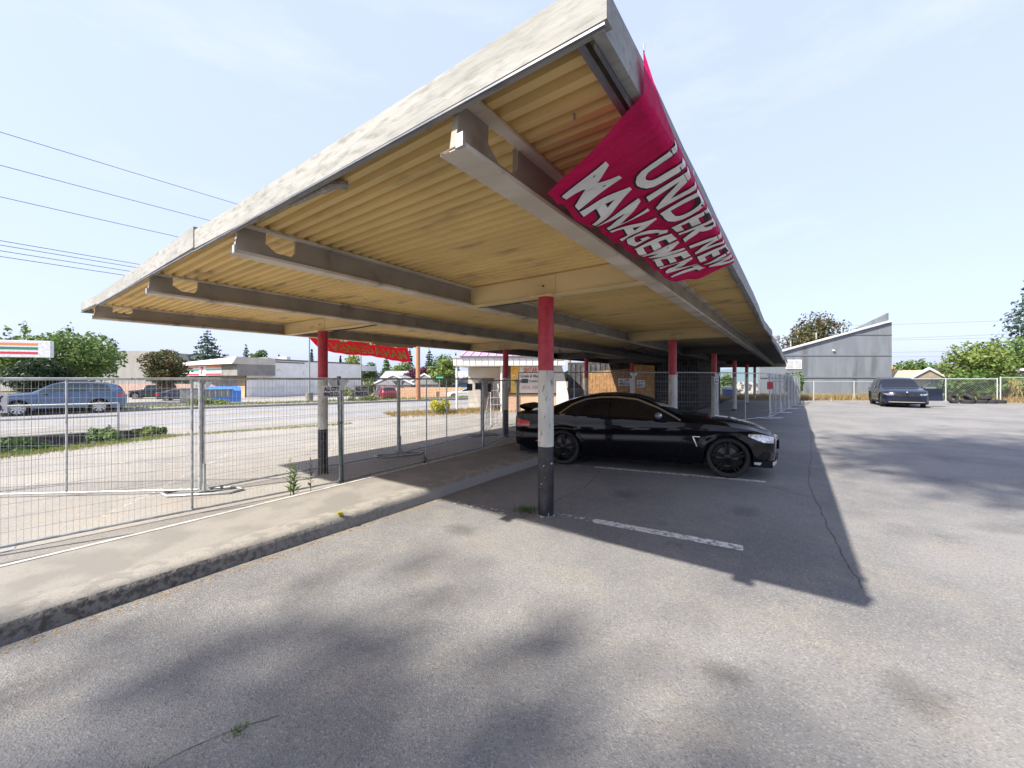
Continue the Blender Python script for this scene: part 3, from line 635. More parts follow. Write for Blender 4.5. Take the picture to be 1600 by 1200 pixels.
def car(name, label, cat, S, pnt, rim, glass=None, detail=2, arch_mat=None, lower=None):
    """S: dict with L W wb fo r, tabs top/belt/bot/half/roofhalf over x from the nose"""
    glass = glass or M_glass
    L, Wd, wb, fo, r = S['L'], S['W'], S['wb'], S['fo'], S['r']; ra = r + S.get('gap', .045)
    top = smooth_tab(S['top']); belt = smooth_tab(S['belt']); half = S['half']; rh = smooth_tab(S['rhalf']); bot = S['bot']
    xc = fo + wb / 2
    root = empty(name, (0, 0, 0), 0, label, cat)
    T = lambda x: lerp(top, x)
    B = lambda x: min(lerp(belt, x), T(x) - .015)
    def base(x): return lerp(bot, x)
    def arch(x):
        z = base(x)
        for xw in (fo, fo + wb):
            d = abs(x - xw)
            if d < ra: z = max(z, r + math.sqrt(ra * ra - d * d) * .98 if d < ra else z)
        return z
    crease = S.get('crease', .74)
    def ys(x, z):
        w = lerp(half, x); zb = B(x)
        if z <= zb:
            q = (z - .60) / .5; y = w * (1 - .035 * q * q if z > .6 else 1 - .09 * q * q)
            y += .016 * math.exp(-((z - crease + .03 * (x - xc)) / .028) ** 2) - .014 * math.exp(-((z - crease + .10 + .03 * (x - xc)) / .05) ** 2)
            for xw in (fo, fo + wb):
                dd = math.hypot(x - xw, z - r); y += .016 * math.exp(-((dd - ra - .02) / .05) ** 2)
            return y
        y0 = ys(x, zb - 1e-6) - .012; zt = T(x) - .03; w1 = lerp(rh, x)
        f = min(1, max(0, (z - zb) / max(.02, zt - zb))); return y0 + (w1 - y0) * (f ** 1.15)
    def topz(x, y):
        w = lerp(rh, x); f = min(1, abs(y) / w); d = .03 if T(x) - B(x) > .1 else .022
        return T(x) - d * f ** 2.2
    X = sorted(set(list(np.linspace(0, L, 64 if detail > 1 else 34)) + [fo + s * ra * c for s in (-1, 1) for c in (.9999, .97, .9, .75, .5)] + [fo + wb + s * ra * c for s in (-1, 1) for c in (.9999, .97, .9, .75, .5)] + [.03, .08, L - .03, L - .08]))
    nS, nG, nR = (24 if detail > 1 else 12), 5, 5
    def section(x):
        zb = arch(x); zt = B(x); pts = [(ys(x, zb) - .22, zb)]
        for k in range(nS): z = zb + (zt - zb) * k / (nS - 1); pts.append((ys(x, z), z))
        zt2 = topz(x, lerp(rh, x))
        for k in range(1, nG + 1): z = zt + (zt2 - zt) * k / nG; pts.append((ys(x, z) if zt2 > zt + .02 else ys(x, zt) + (lerp(rh, x) - ys(x, zt)) * k / nG, z))
        for k in range(1, nR + 1): y = lerp(rh, x) * (1 - k / nR); pts.append((y, topz(x, y)))
        return pts
    loc = lambda x: xc - x
    rows = []
    for x in X:
        s = section(x); full = [(y, z) for y, z in s] + [(-y, z) for y, z in reversed(s[:-1])]
        rows.append([(loc(x), y, z) for y, z in full])
    mb = MB(); mb.grid(rows)
    for row, sg in ((rows[0], 1), (rows[-1], -1)):               # bulged caps front and rear
        s = row; n = len(s); h = n // 2; cap = []
        bul = S.get('bulge', .05)
        for i in range(1, h + 1):
            a, b = s[i], s[n - 1 - i]; cap.append([(a[0] + sg * bul * (1 - (1 - 2 * t) ** 2) * min(1, (h - i) / 4), a[1] + (b[1] - a[1]) * t, a[2] + (b[2] - a[2]) * t) for t in np.linspace(0, 1, 13)])
        mb.grid(cap)
    body = mb.build('body', pnt, root, smooth=32)
    def capx(y, z, rear=False):
        x0 = 0.0 if not rear else L; w = ys(x0, z); sg = 1 if not rear else -1
        if abs(y) <= w: return loc(x0) + sg * S.get('bulge', .05) * (1 - (y / w) ** 2)
        for i_ in range(60):
            x = x0 + sg * i_ * .01
            if ys(x, z) >= abs(y): return loc(x)
        return loc(x0 + sg * .5)
    def patch(nm, f, nu, nv, m, parent=root, th=0):
        mbp = MB(); mbp.grid([[f(i / nu, j / nv) for j in range(nv + 1)] for i in range(nu + 1)]); return mbp.build(nm, m, parent, smooth=40)
    def side(nm, x0, x1, zlo, zhi, m, sd, off=.004, nu=16, nv=4, parent=root):
        def f(a, b):
            x = x0 + (x1 - x0) * a; zl = zlo(x) if callable(zlo) else zlo; zh = zhi(x) if callable(zhi) else zhi; z = zl + (zh - zl) * b
            return (loc(x), sd * (ys(x, z) + off), z)
        return patch(nm, f, nu, nv, m, parent)
    def sidestrip(nm, pts, w, m, sd, off=.006, parent=root, raise_=.003):
        rows = []
        P = []
        for a, b in zip(pts[:-1], pts[1:]):
            n_ = max(1, int(math.hypot(b[0] - a[0], b[1] - a[1]) / .05)); P += [(a[0] + (b[0] - a[0]) * i / n_, a[1] + (b[1] - a[1]) * i / n_) for i in range(n_)]
        P.append(pts[-1])
        for i, (x, z) in enumerate(P):
            a = P[max(i - 1, 0)]; b = P[min(i + 1, len(P) - 1)]; d = math.hypot(b[0] - a[0], b[1] - a[1]) or 1; nx, nz = -(b[1] - a[1]) / d, (b[0] - a[0]) / d
            rows.append([(loc(x + nx * w / 2), sd * (ys(x + nx * w / 2, z + nz * w / 2) + off), z + nz * w / 2), (loc(x), sd * (ys(x, z) + off + raise_), z), (loc(x - nx * w / 2), sd * (ys(x - nx * w / 2, z - nz * w / 2) + off), z - nz * w / 2)])
        mbs = MB(); mbs.grid(rows); return mbs.build(nm, m, parent, smooth=60)
    C = Car(); C.__dict__.update(root=root, side=side, strip=sidestrip, patch=patch, capx=capx, ys=ys, topz=topz, T=T, B=B, loc=loc, xc=xc, body=body, arch=arch, S=S, rh=rh, half=half)
    # glass
    wx0, wx1 = S['wind']; rx0, rx1 = S['rearg']
    patch('windscreen', lambda a, b: (loc(wx0 + (wx1 - wx0) * a), (2 * b - 1) * (lerp(rh, wx0 + (wx1 - wx0) * a) - .035), topz(wx0 + (wx1 - wx0) * a, (2 * b - 1) * (lerp(rh, wx0 + (wx1 - wx0) * a) - .035)) + .006), 14, 16, S.get('wglass', glass))
    patch('rear_window', lambda a, b: (loc(rx0 + (rx1 - rx0) * a), (2 * b - 1) * (lerp(rh, rx0 + (rx1 - rx0) * a) - .06), topz(rx0 + (rx1 - rx0) * a, (2 * b - 1) * (lerp(rh, rx0 + (rx1 - rx0) * a) - .06)) + .006), 10, 14, glass)
    for sd in (1, -1):
        for (a, b) in S['windows']:
            hi = lambda x: min(T(x) - S.get('rail', .085), S['wtop'](x)); lo = lambda x: min(B(x) + .025, hi(x) - .001)
            side('side_window', a, b, lo, hi, glass, sd, .005, 24, 5)
    # underside, arches
    mb = MB(); mb.box(loc(L - .12), loc(.15), -Wd / 2 + .12, Wd / 2 - .12, .20, .30); mb.build('floor_pan', M_plast, root)
    mb = MB()
    for xw in (fo, fo + wb):
        for sd in (1, -1):
            yo = ys(xw + ra, .5) - .012; rowsA = []
            for k in range(15):
                t = math.pi * k / 14; rowsA.append([(loc(xw + math.cos(t) * (ra + .002)), sd * yy, r + math.sin(t) * (ra + .002) if 0 < k < 14 else .2) for yy in (yo, yo - .3)])
            mb.grid(rowsA); rowsB = [[(p[1][0], p[1][1], p[1][2]), (p[1][0], p[1][1], .2)] for p in rowsA]; mb.grid(rowsB)
    mb.build('arch_liner', M_plast, root, fix=False)
    # wheels
    for xw in (fo, fo + wb):
        for sd in (1, -1):
            y0 = ys(xw + ra, .5) - .035; steer = S.get('steer', 0) if xw == fo else 0
            we = MB(); rr_ = r * S.get('rimf', .76); tw = .22
            we.lathe([(rr_, .0), (rr_ + .012, .006), (r * .93, .012), (r - .012, -.004), (r, -.03), (r, -tw + .03), (r - .02, -tw), (rr_, -tw + .005), (rr_, 0)], 44)
            w = we.build('wheel', M_tyre, root, smooth=40); w.location = (loc(xw), sd * y0, r); w.rotation_euler = (0, 0, (0 if sd > 0 else math.pi) + steer)
            rm = MB(); rm.lathe([(rr_, -.004), (rr_ - .012, -.010), (rr_ - .03, -.05), (rr_ - .04, -.14)], 40); rm.lathe([(rr_ - .04, -.14), (.05, -.13), (.0, -.13)], 24)
            ns = S.get('spokes', 5)
            for k in range(ns):
                for e in ((-.13, .13) if S.get('dbl') else (0,)):
                    t = 2 * math.pi * k / ns + .3; t1 = t + e * .35; t2 = t + e; wd = .020 if S.get('dbl') else .036
                    p1 = Vector((math.cos(t1) * .045, 0, math.sin(t1) * .045)); p2 = Vector((math.cos(t2) * (rr_ - .012), 0, math.sin(t2) * (rr_ - .012))); d = (p2 - p1).normalized(); s = Vector((-d.z, 0, d.x))
                    q = [p1 + s * wd * 1.1, p1 - s * wd * 1.1, p2 - s * wd * .8, p2 + s * wd * .8]
                    rm.add([x_ + Vector((0, y_, 0)) for y_ in (-.018, -.05) for x_ in q], [(0, 1, 2, 3), (7, 6, 5, 4), (0, 4, 5, 1), (1, 5, 6, 2), (2, 6, 7, 3), (3, 7, 4, 0)])
            rm.lathe([(0, -.006), (.03, -.008), (.06, -.02), (.062, -.06)], 16)
            rm.build('rim', rim, w, smooth=35)
            bd = MB(); bd.lathe([(0, -.10), (rr_ * .62, -.10), (rr_ * .62, -.115)], 24); bd.build('brake_disc', mat('brake disc', (.12, .11, .11), rough=.45, metal=.7), w)
    return C

def mirror(C, x, z, m, w=.16, gl=None):
    for sd in (1, -1):
        y = C.ys(x, z - .03); mb = MB(); mb.tube([(C.loc(x), sd * (y - .02), z - .03), (C.loc(x + .02), sd * (y + .05), z - .01)], [.02, .015], 8)
        rows = []
        for i in range(9):
            t = math.pi * i / 8; rr_ = math.sin(t) ** .6
            rows.append([(C.loc(x + .02) + math.cos(q) * .065 * rr_, sd * (y + .05 + w * (i / 8)), z + .02 + math.sin(q) * .060 * rr_) for q in np.linspace(0, 2 * math.pi, 13)])
        mb.grid(rows); mb.build('wing_mirror', m, C.root, smooth=60)

# ---- black coupe under the canopy
M_black = paint('paint black', (.0015, .0017, .0045), rough=.18, coat=.55, metal=0, spec=.12)
S1 = dict(L=4.64, W=1.83, wb=2.81, fo=.80, r=.335, rimf=.80, gap=.030, dbl=True, spokes=5, crease=.74, bulge=.07, steer=R(0),
    top=[(0, .67), (.06, .745), (.25, .84), (.6, .92), (1.0, .965), (1.35, .99), (1.50, 1.01), (1.75, 1.13), (2.05, 1.275), (2.30, 1.35), (2.6, 1.378), (3.0, 1.37), (3.3, 1.32), (3.6, 1.225), (3.9, 1.10), (4.1, 1.045), (4.45, 1.025), (4.60, .99), (4.64, .96)],
    belt=[(0, .61), (.1, .69), (.4, .80), (.9, .87), (1.5, .895), (2.5, .925), (3.6, .955), (4.2, .955), (4.55, .92), (4.64, .88)],
    half=[(0, .34), (.03, .47), (.08, .60), (.16, .70), (.28, .785), (.45, .855), (.8, .895), (1.5, .90), (2.5, .905), (3.5, .915), (4.0, .90), (4.3, .86), (4.5, .80), (4.64, .70)],
    rhalf=[(0, .28), (.04, .42), (.12, .56), (.25, .66), (.8, .78), (1.45, .79), (1.8, .69), (2.3, .60), (3.0, .595), (3.6, .62), (3.95, .70), (4.2, .74), (4.64, .62)],
    bot=[(0, .26), (.06, .215), (.15, .19), (.5, .20), (1.2, .21), (1.4, .18), (3.3, .18), (4.3, .24), (4.5, .30), (4.64, .36)],
    wind=(1.50, 2.24), rearg=(3.30, 3.90), windows=[(1.62, 2.72), (2.74, 3.62)], rail=.075, wtop=lambda x: 9)
S1['wtop'] = lambda x: lerp([(1.5, .93), (1.62, .97), (1.9, 1.12), (2.25, 1.255), (2.6, 1.29), (2.9, 1.285), (3.2, 1.24), (3.45, 1.14), (3.62, .985)], x)
S1['wglass'] = M_glassl
C = car('black_coupe', 'black two door coupe with black rims parked under the carport', 'car', S1, M_black, M_rimb)
coupe = C.root; hd = math.atan2(-.372, .928); coupe.location = (2.60, 7.86, .004); coupe.rotation_euler = (0, 0, hd)
for sd in (1, -1):
    # bright window surround
    pts = [(1.52, .925), (1.62, .985), (1.9, 1.135), (2.25, 1.270), (2.6, 1.305), (2.9, 1.300), (3.2, 1.255), (3.45, 1.155), (3.60, 1.04), (3.67, .985), (3.64, .962), (3.56, .960)]
    C.strip('window_trim', pts, .030, M_chrome, sd, .008)
    C.strip('belt_trim', [(1.6, .915), (2.6, .945), (3.6, .965)], .010, M_plast, sd, .006)
    C.strip('door_seam', [(1.52, .88), (1.50, .6), (1.54, .30), (1.62, .22)], .006, M_plast, sd, .002, raise_=0)
    C.strip('door_seam', [(2.78, .93), (2.80, .65), (2.74, .40), (2.66, .22)], .006, M_plast, sd, .002, raise_=0)
    C.strip('door_handle', [(2.50, .785), (2.68, .795)], .024, M_black, sd, .012, raise_=.012)
    C.strip('sill_highlight_trim', [(1.55, .285), (3.25, .33)], .018, M_black, sd, .010, raise_=.010)
    C.side('headlamp', .10, .50, lambda x: lerp([(.1, .585), (.28, .605), (.5, .70)], x), lambda x: lerp([(.1, .685), (.3, .735), (.5, .745)], x), M_lamp, sd, .008, nu=30)
    C.side('air_intake', .16, .36, lambda x: lerp([(.16, .335), (.26, .30), (.36, .34)], x), lambda x: lerp([(.16, .44), (.26, .45), (.36, .37)], x), M_plast, sd, .004, nu=8)
    C.side('front_splitter', .0, .42, lambda x: .235 - .03 * min(1, x / .15) + .22 * max(0, (x - .2)), lambda x: .30 - .03 * min(1, x / .15) + .10 * max(0, (x - .2)), mat('splitter silver', (.62, .64, .68), rough=.3, metal=.3), sd, .030, nu=44)
    C.strip('fender_vent', [(1.22, .66), (1.33, .665), (1.27, .50)], .018, M_chrome, sd, .006)
    C.side('tail_lamp', 4.28, 4.60, lambda x: .70 + .02 * (4.6 - x), lambda x: .84 - .10 * (4.6 - x), M_tail, sd, .008, nu=10)
    C.side('side_reflector', 4.05, 4.15, .42, .44, mat('reflector amber', (.5, .12, .02), rough=.3), sd, .004, nu=2, nv=1)
# spoiler lip
mb = MB(); rows = []
for i in range(21):
    y = -.60 + 1.2 * i / 20; xx = C.loc(4.52 - .05 * (y / .6) ** 2); e = 1 - (abs(y) / .6) ** 6 * .5
    rows.append([(xx + .16, y, 1.022), (xx + .02, y, 1.045 + .035 * e), (xx - .13, y, 1.060 + .05 * e), (xx - .125, y, 1.030 + .05 * e), (xx + .0, y, 1.0), (xx + .16, y, 1.022)])
mb.grid(rows); mb.build('spoiler', M_plast, coupe, smooth=50)
mb = MB(); mb.box(C.loc(4.655), C.loc(4.60), -.62, .62, .30, .40); mb.build('rear_diffuser', M_plast, coupe, bevel=.01)
for s in (-1, 1):   # kidney-shaped grille halves
    mb = MB(); rows = []
    for i in range(7):
        y = s * (.03 + .24 * i / 6); rows.append([(C.capx(y, z) + .008, y, z) for z in (.43, .48, .54, .585)])
    mb.grid(rows)
    for i in range(7):
        y = s * (.04 + .22 * i / 6); mb.box(C.capx(y, .5) + .006, C.capx(y, .5) + .022, y - .006, y + .006, .44, .58)
    mb.build('grille', M_plast, coupe)
mb = MB(); mb.grid([[(C.capx(y, z) + .006, y, z) for z in (.24, .30, .36)] for y in np.linspace(-.5, .5, 11)]); mb.build('air_intake', M_plast, coupe)
mirror(C, 1.86, .985, mat('mirror cap', (.25, .27, .33), rough=.15, metal=.5, coat=1))
C.strip('roof_seam', [(2.26, 1.33), (2.27, 1.30)], .012, M_plast, -1, .006)
mb = MB(); mb.grid([[(C.loc(x), y, C.topz(x, y) + .004) for y in np.linspace(-.585, .585, 13)] for x in (2.26, 2.285)]); mb.build('roof_front_seam', M_plast, coupe)

# ---- SUV shapes
def suv_spec(L=4.92, W=2.0, H=1.75, wb=2.97, fo=.87, r=.385, low=.24, nose=.86, **k):
    h = H
    d = dict(L=L, W=W, wb=wb, fo=fo, r=r, rimf=.72, gap=.055, spokes=5, dbl=True, crease=.86, bulge=.06,
        top=[(0, nose), (.06, nose + .09), (.4, nose + .20), (1.0, nose + .26), (1.35, nose + .30), (1.7, nose + .52), (2.1, h - .10), (2.5, h - .01), (3.2, h), (4.0, h - .06), (L - .45, h - .15), (L - .22, h - .34), (L - .06, nose + .20), (L, nose + .10)],
        belt=[(0, nose - .05), (.1, nose), (.5, nose + .12), (1.4, nose + .19), (3.5, nose + .24), (L - .3, nose + .26), (L, nose + .05)],
        half=[(0, W * .28), (.03, W * .34), (.08, W * .395), (.16, W * .44), (.28, W * .468), (.5, W * .487), (1.0, W * .49), (3.8, W * .49), (L - .35, W * .475), (L - .1, W * .45), (L, W * .41)],
        rhalf=[(0, W * .24), (.05, W * .32), (.14, W * .38), (.25, W * .405), (1.3, W * .42), (1.8, W * .385), (2.3, W * .345), (3.5, W * .345), (L - .4, W * .34), (L - .1, W * .39), (L, W * .37)],
        bot=[(0, low + .04), (.2, low), (1.4, low + .02), (3.4, low + .02), (L - .3, low + .05), (L, low + .14)],
        wind=(1.42, 2.28), rearg=(L - .42, L - .12), windows=[(1.62, 2.55), (2.62, 3.50), (3.60, L - .62)], rail=.10, wtop=lambda x: 9)
    d.update(k); hh = d['top']
    d['wtop'] = lambda x: lerp([(1.5, nose + .22), (1.7, nose + .40), (2.1, h - .18), (2.5, h - .12), (3.4, h - .115), (L - .8, h - .20), (L - .55, nose + .36)], x)
    return d
M_dblue = paint('paint midnight blue', (.006, .011, .028), metal=0, spec=.2, coat=.7)
S2 = suv_spec(nose=.83, H=1.745, steer=R(-12))
C = car('dark_suv', 'dark blue suv with its driver door open on the sunny lot', 'suv', S2, M_dblue, M_rimb, detail=2)
dsuv = C.root; fh = math.atan2(-.83, -.55); dsuv.location = (23.75, 24.35, .004); dsuv.rotation_euler = (0, 0, fh)
M_lamp2 = mat('head lamp grey', (.34, .36, .40), (.12, .13, .15), scale=14, rough=.12, metal=.3, coat=1)  # darker grey lens tone for the SUV lamps
def front_suv(C, grille_m=M_plast):
    rt_ = C.root; W = C.S['W']
    mb = MB(); mb.grid([[(C.capx(y, z) + .012, y, z) for z in (.62, .68, .74, .80, .83)] for y in np.linspace(-.52, .52, 13)]); mb.build('grille', grille_m, rt_)
    mb = MB()
    for i in range(22):
        y = -.50 + 1.0 * i / 21
        if abs(y) > .04: mb.box(C.capx(y, .7) + .012, C.capx(y, .7) + .024, y - .005, y + .005, .64, .82)
    mb.build('grille_bar', mat('grille bar', (.12, .13, .15), rough=.3, metal=.7), rt_)
    mb = MB(); mb.lathe([(0, .0), (.035, .0), (.038, -.006)], 16); e = mb.build('round_badge', mat('badge', (.7, .72, .75), (.05, .1, .3), scale=30, rough=.3), rt_); e.location = (C.capx(0, .86) + .02, 0, .885); e.rotation_euler = (0, 0, R(-90))
    mb = MB(); mb.grid([[(C.capx(y, z) + .01, y, z) for z in (.36, .42, .50)] for y in np.linspace(-.70, .70, 15)]); mb.build('lower_intake', M_plast, rt_)
    mb = MB(); mb.grid([[(C.capx(y, z) + .02, y, z) for z in (.30, .345)] for y in np.linspace(-.75, .75, 15)]); mb.build('skid_trim', mat('trim satin', (.35, .36, .38), rough=.35, metal=.6), rt_)
    for s in (-1, 1):
        mb = MB(); mb.grid([[(C.capx(s * y, z) + .012, s * y, z) for z in (.70, .74, .79)] for y in np.linspace(.54, .86, 9)]); mb.build('headlamp', M_lamp2, rt_)
        C.side('headlamp', .0, .30, lambda x: .72 + .15 * x, lambda x: .80 + .10 * x, M_lamp2, s, .006, nu=6)
        C.side('wheel_arch_trim', C.S['fo'] - .52, C.S['fo'] + .50, lambda x: C.arch(x), lambda x: C.arch(x) + .05, M_plast, s, .010, nu=26, nv=1)
        C.side('wheel_arch_trim', C.S['fo'] + C.S['wb'] - .52, C.S['fo'] + C.S['wb'] + .50, lambda x: C.arch(x), lambda x: C.arch(x) + .05, M_plast, s, .010, nu=26, nv=1)
        C.side('sill_trim', 1.45, 3.35, .26, .36, M_plast, s, .008, nu=6, nv=1)
        C.strip('door_seam', [(1.58, 1.02), (1.55, .7), (1.60, .36)], .010, M_plast, s, .003); C.strip('door_seam', [(2.58, 1.08), (2.58, .7), (2.60, .36)], .010, M_plast, s, .003)
        C.strip('door_seam', [(3.54, 1.10), (3.56, .9), (3.40, .62)], .010, M_plast, s, .003)
        for x in (2.38, 3.36): C.strip('door_handle', [(x, .955), (x + .17, .96)], .03, C.body.data.materials[0], s, .012, raise_=.012)
        C.side('tail_lamp', C.S['L'] - .34, C.S['L'] - .02, .95, 1.08, M_tail, s, .010, nu=8)
front_suv(C); mirror(C, 1.86, 1.13, M_dblue)
# its open door: a curved panel hinged at the front edge
mb = MB(); rows = []
for i in range(13):
    x = i / 12 * 1.02; rows.append([(x, .05 * math.sin(math.pi * (z - .3) / .8) - (.0 if z < 1.08 else (z - 1.08) * .38), z) for z in np.linspace(.36, 1.08, 7)])
rows2 = [[(p[0], p[1] - .09 + .03 * (p[2] > 1), p[2]) for p in r_] for r_ in rows]
mb.grid(rows); mb.grid(rows2)
edge = [r_[0] for r_ in rows] + rows[-1][1:] + [r_[-1] for r_ in reversed(rows)][1:] + list(reversed(rows[0]))[1:]
edge2 = [r_[0] for r_ in rows2] + rows2[-1][1:] + [r_[-1] for r_ in reversed(rows2)][1:] + list(reversed(rows2[0]))[1:]
mb.grid([edge, edge2]); dr = mb.build('open_door', M_dblue, dsuv, smooth=35, label='driver door swung wide open')
def yq(z): return -(z - 1.08) * .38
mb = MB(); zz = lambda x: lerp([(0, 1.12), (.35, 1.45), (.7, 1.60), (1.02, 1.60)], x)
mb.tube([(0, -.02, 1.08), (.05, yq(1.14), 1.14), (.35, yq(1.45), 1.46), (.7, yq(1.62), 1.62), (1.0, yq(1.62), 1.62), (1.03, yq(1.3), 1.3), (1.02, -.02, 1.06)], .022, 8); mb.build('window_frame', M_dblue, dr)
mb = MB(); mb.grid([[(x, yq(1.08 + (zz(x) - 1.08) * t) - .02, 1.08 + (zz(x) - 1.08) * t) for t in (0, .5, 1)] for x in np.linspace(.03, 1.0, 9)])
gl_clear = mat('door glass clear', (.05, .10, .11), rough=.03, spec=.8); b_ = gl_clear.node_tree.nodes['Principled BSDF']; b_.inputs['Alpha'].default_value = .45
mb.build('door_window', gl_clear, dr)
mb = MB(); mb.tube([(.18, .02, 1.10), (.18, .12, 1.13)], .02, 6); mb.lathe([(0, -.09), (.05, -.07), (.07, 0), (.05, .07), (0, .09)], 12, c=(.18, .18, 1.15)); mb.build('wing_mirror', M_dblue, dr, smooth=60)
dr.location = (C.loc(1.60), .965, 0); dr.rotation_euler = (0, 0, R(180 - 66)); 

# ---- light blue SUV on the road
M_lblue = paint('paint sky blue', (.065, .115, .205))
S3 = suv_spec(L=5.0, W=2.0, H=1.86, wb=3.02, fo=.90, r=.385, nose=.97, dbl=False, spokes=9)
C = car('blue_suv', 'light blue suv driving left on the road seen through the fence', 'suv', S3, M_lblue, M_rims, glass=mat('glass smoky', (.03, .05, .06), rough=.05, spec=.7))
front_suv(C); mirror(C, 1.86, 1.13, M_plast)
for s in (-1, 1): C.strip('roof_rail', [(2.4, 1.79), (4.1, 1.75)], .03, M_rims, s, .03, raise_=.03)
f = Vector((-27.0, 21.95, 0)); rr3 = Vector((-25.0, 24.2, 0)); 
mid = wn(-5.62, 33.2 - 1.75) ; C.root.location = (-25.95, 22.75, -.343); C.root.rotation_euler = (0, 0, math.atan2(-.68, -.73))
# ---- more distant cars
S4 = suv_spec(L=4.6, W=1.95, H=1.80, wb=2.95, fo=.8, r=.40, nose=.98, windows=[(1.62, 2.55), (2.62, 3.50), (3.60, 4.25)], top=[(0, .98), (.06, 1.05), (.9, 1.12), (1.35, 1.16), (1.55, 1.36), (1.85, 1.74), (2.2, 1.80), (4.3, 1.80), (4.5, 1.74), (4.58, 1.2), (4.6, 1.1)])
M_navyp = paint('paint dark navy', (.02, .028, .05))
C = car('boxy_suv', 'boxy dark navy suv parked left of the blue dumpster by the block wall', 'suv', S4, M_navyp, M_rims, detail=1); front_suv(C)
C.root.location = (-47.0, 51.5, -.9); C.root.rotation_euler = (0, 0, R(205))
S5 = dict(S1); S5.update(L=4.6, wind=(1.5, 2.24)); M_navy2 = paint('paint grey blue', (.03, .04, .07))
C = car('dark_sedan', 'dark sedan with bright tail lamps parked beside the beige bin', 'car', S5, M_navy2, M_rims, detail=1)
for s in (1, -1): C.side('tail_lamp', 4.25, 4.56, .70, .86, M_tail, s, .01, nu=6)
C.root.location = (-39.2, 47.0, -.9); C.root.rotation_euler = (0, 0, R(25))
S6 = dict(S1); C = car('white_sedan', 'white sedan on the side street before the blue gabled house', 'car', S6, paint('paint white', (.62, .63, .65)), M_rims, detail=1)
C.root.location = (-5.0, 43.5, -.62); C.root.rotation_euler = (0, 0, R(188))
S7 = suv_spec(L=4.7, W=1.9, H=1.75, wb=2.9, fo=.85, r=.34, nose=.90)
C = car('red_minivan', 'dark red minivan parked in front of the small gabled house', 'van', S7, paint('paint dark red', (.22, .01, .02)), M_rims, detail=1); front_suv(C)
C.root.location = (-15.6, 48.2, -.95); C.root.rotation_euler = (0, 0, R(122))

# ================================================================== BUILDINGS
def wallmat(name, a, b=None, **k): return mat(name, a, b or tuple(x * .8 for x in a), scale=k.pop('scale', .8), rough=.85, bump=.15, bscale=8, **k)
# grey sloped-roof building on the right
M_gw = wallmat('grey stucco', (.155, .175, .20), (.18, .20, .228), c3=(.11, .12, .13), s3=.5, lo3=.55, hi3=.7, stretch=(2, 1, .4))
r = empty('grey_building', (28, 34, 0), 0, 'grey stucco building with a slanting white edged roof right of the carport', 'building')
prof = [(-6.6, -.05), (4.8, -.05), (4.8, 6.55), (3.0, 6.05), (-4.8, 3.95), (-6.6, 3.70)]
mb = MB(); mb.prism(prof, 'y', 0, .3); mb.build('wall', M_gw, r)
mb = MB(); mb.box(-1.0, 4.6, .3, 5, -.05, 3.2); mb.build('rear_wing', M_gw, r)
mb = MB(); mb.prism([(4.82, 6.60), (4.82, 7.42), (4.5, 7.25), (1.9, 6.05), (2.4, 6.02)], 'y', .31, .55); mb.build('parapet', M_gw, r)
mb = MB()
for (a, za), (b, zb) in ((( -6.75, 3.70), (-4.8, 3.97)), ((-4.8, 3.97), (4.795, 6.60))):
    mb.prism([(a, za), (b, zb), (b, zb + .13), (a, za + .13)], 'y', -.16, .30)
mb.build('roof', mat('roof edge white', (.55, .56, .56), (.45, .46, .46), scale=2, rough=.7), r)
mb = MB()
for z in (3.62, 5.42): mb.box(-6.59 if z < 4 else -.4, 4.79, -.035, -.001, z, z + .10)
mb.box(-6.59, 4.79, -.05, -.001, 1.72, 1.84); mb.build('wall_band', mat('band grey', (.14, .155, .17), rough=.8), r)
for x in (-4.35, -3.65):
    mb = MB(); mb.box(x, x + .64, -.05, -.003, 2.5, 3.3); w_ = mb.build('window', mat('window frame white', (.75, .75, .73), rough=.5), r)
    mb = MB(); mb.box(x + .05, x + .59, -.056, -.051, 2.55, 3.25); mb.build('blind', mat('window blind', (.46, .47, .48), (.40, .41, .42), scale=2, rough=.6), w_)
mb = MB(); mb.box(-.35, -.22, -.14, -.001, 4.05, 4.17); mb.build('wall_lamp', M_signw, r)
mb = MB()
for x, z in ((.6, 5.75), (3.0, 6.3), (-1.8, 5.0)): mb.tube([(x, 3, z - .3), (x, 3, z + .25)], .06, 8)
mb.build('vent_pipe', M_galv, r)
mb = MB(); mb.lathe([(.28, 4.2), (.28, 5.25)], 20, axis='z', c=(-3.6, 2.5, 0)); mb.lathe([(.36, 5.25), (.36, 5.62), (0, 5.66)], 20, axis='z', c=(-3.6, 2.5, 0), mi=1); mb.build('chimney', [M_signw, mat('chimney cap', (.25, .26, .27), rough=.5, metal=.4)], r, smooth=40)
# burned building below the canopy
r = empty('burned_building', ORG, YAW, 'charred dark building with barred openings standing under the carport', 'building')
u0 = 22.0
mb = MB(); mb.box(u0, u0 + 9, 2.35, 11.2, -.3, 2.85); mb.build('wall', M_char, r)
mb = MB(); 
for k in range(9): mb.box(u0 - .06, u0 - .005, 7.9 + k * .38, 8.10 + k * .38, 1.0, 2.7)
mb.build('siding_strip', mat('siding scorched', (.06, .065, .075), (.025, .025, .03), scale=3, rough=.7), r)
mb = MB(); mb.box(u0 - .08, u0 - .002, 7.6, 11.3, -.3, 1.0); mb.build('wall_base', wallmat('scorched stucco', (.16, .16, .16), (.07, .07, .075)), r)
mb = MB()
for k in range(24): mb.box(u0 - .05, u0 - .02, 2.45 + k * .16, 2.47 + k * .16, -.05, 2.5)
for k in range(4): mb.box(u0 - .06, u0 - .02, 2.4, 6.2, .2 + k * .62, .25 + k * .62)
mb.build('window_bars', mat('bars steel', (.12, .14, .19), rough=.45, metal=.5), r)
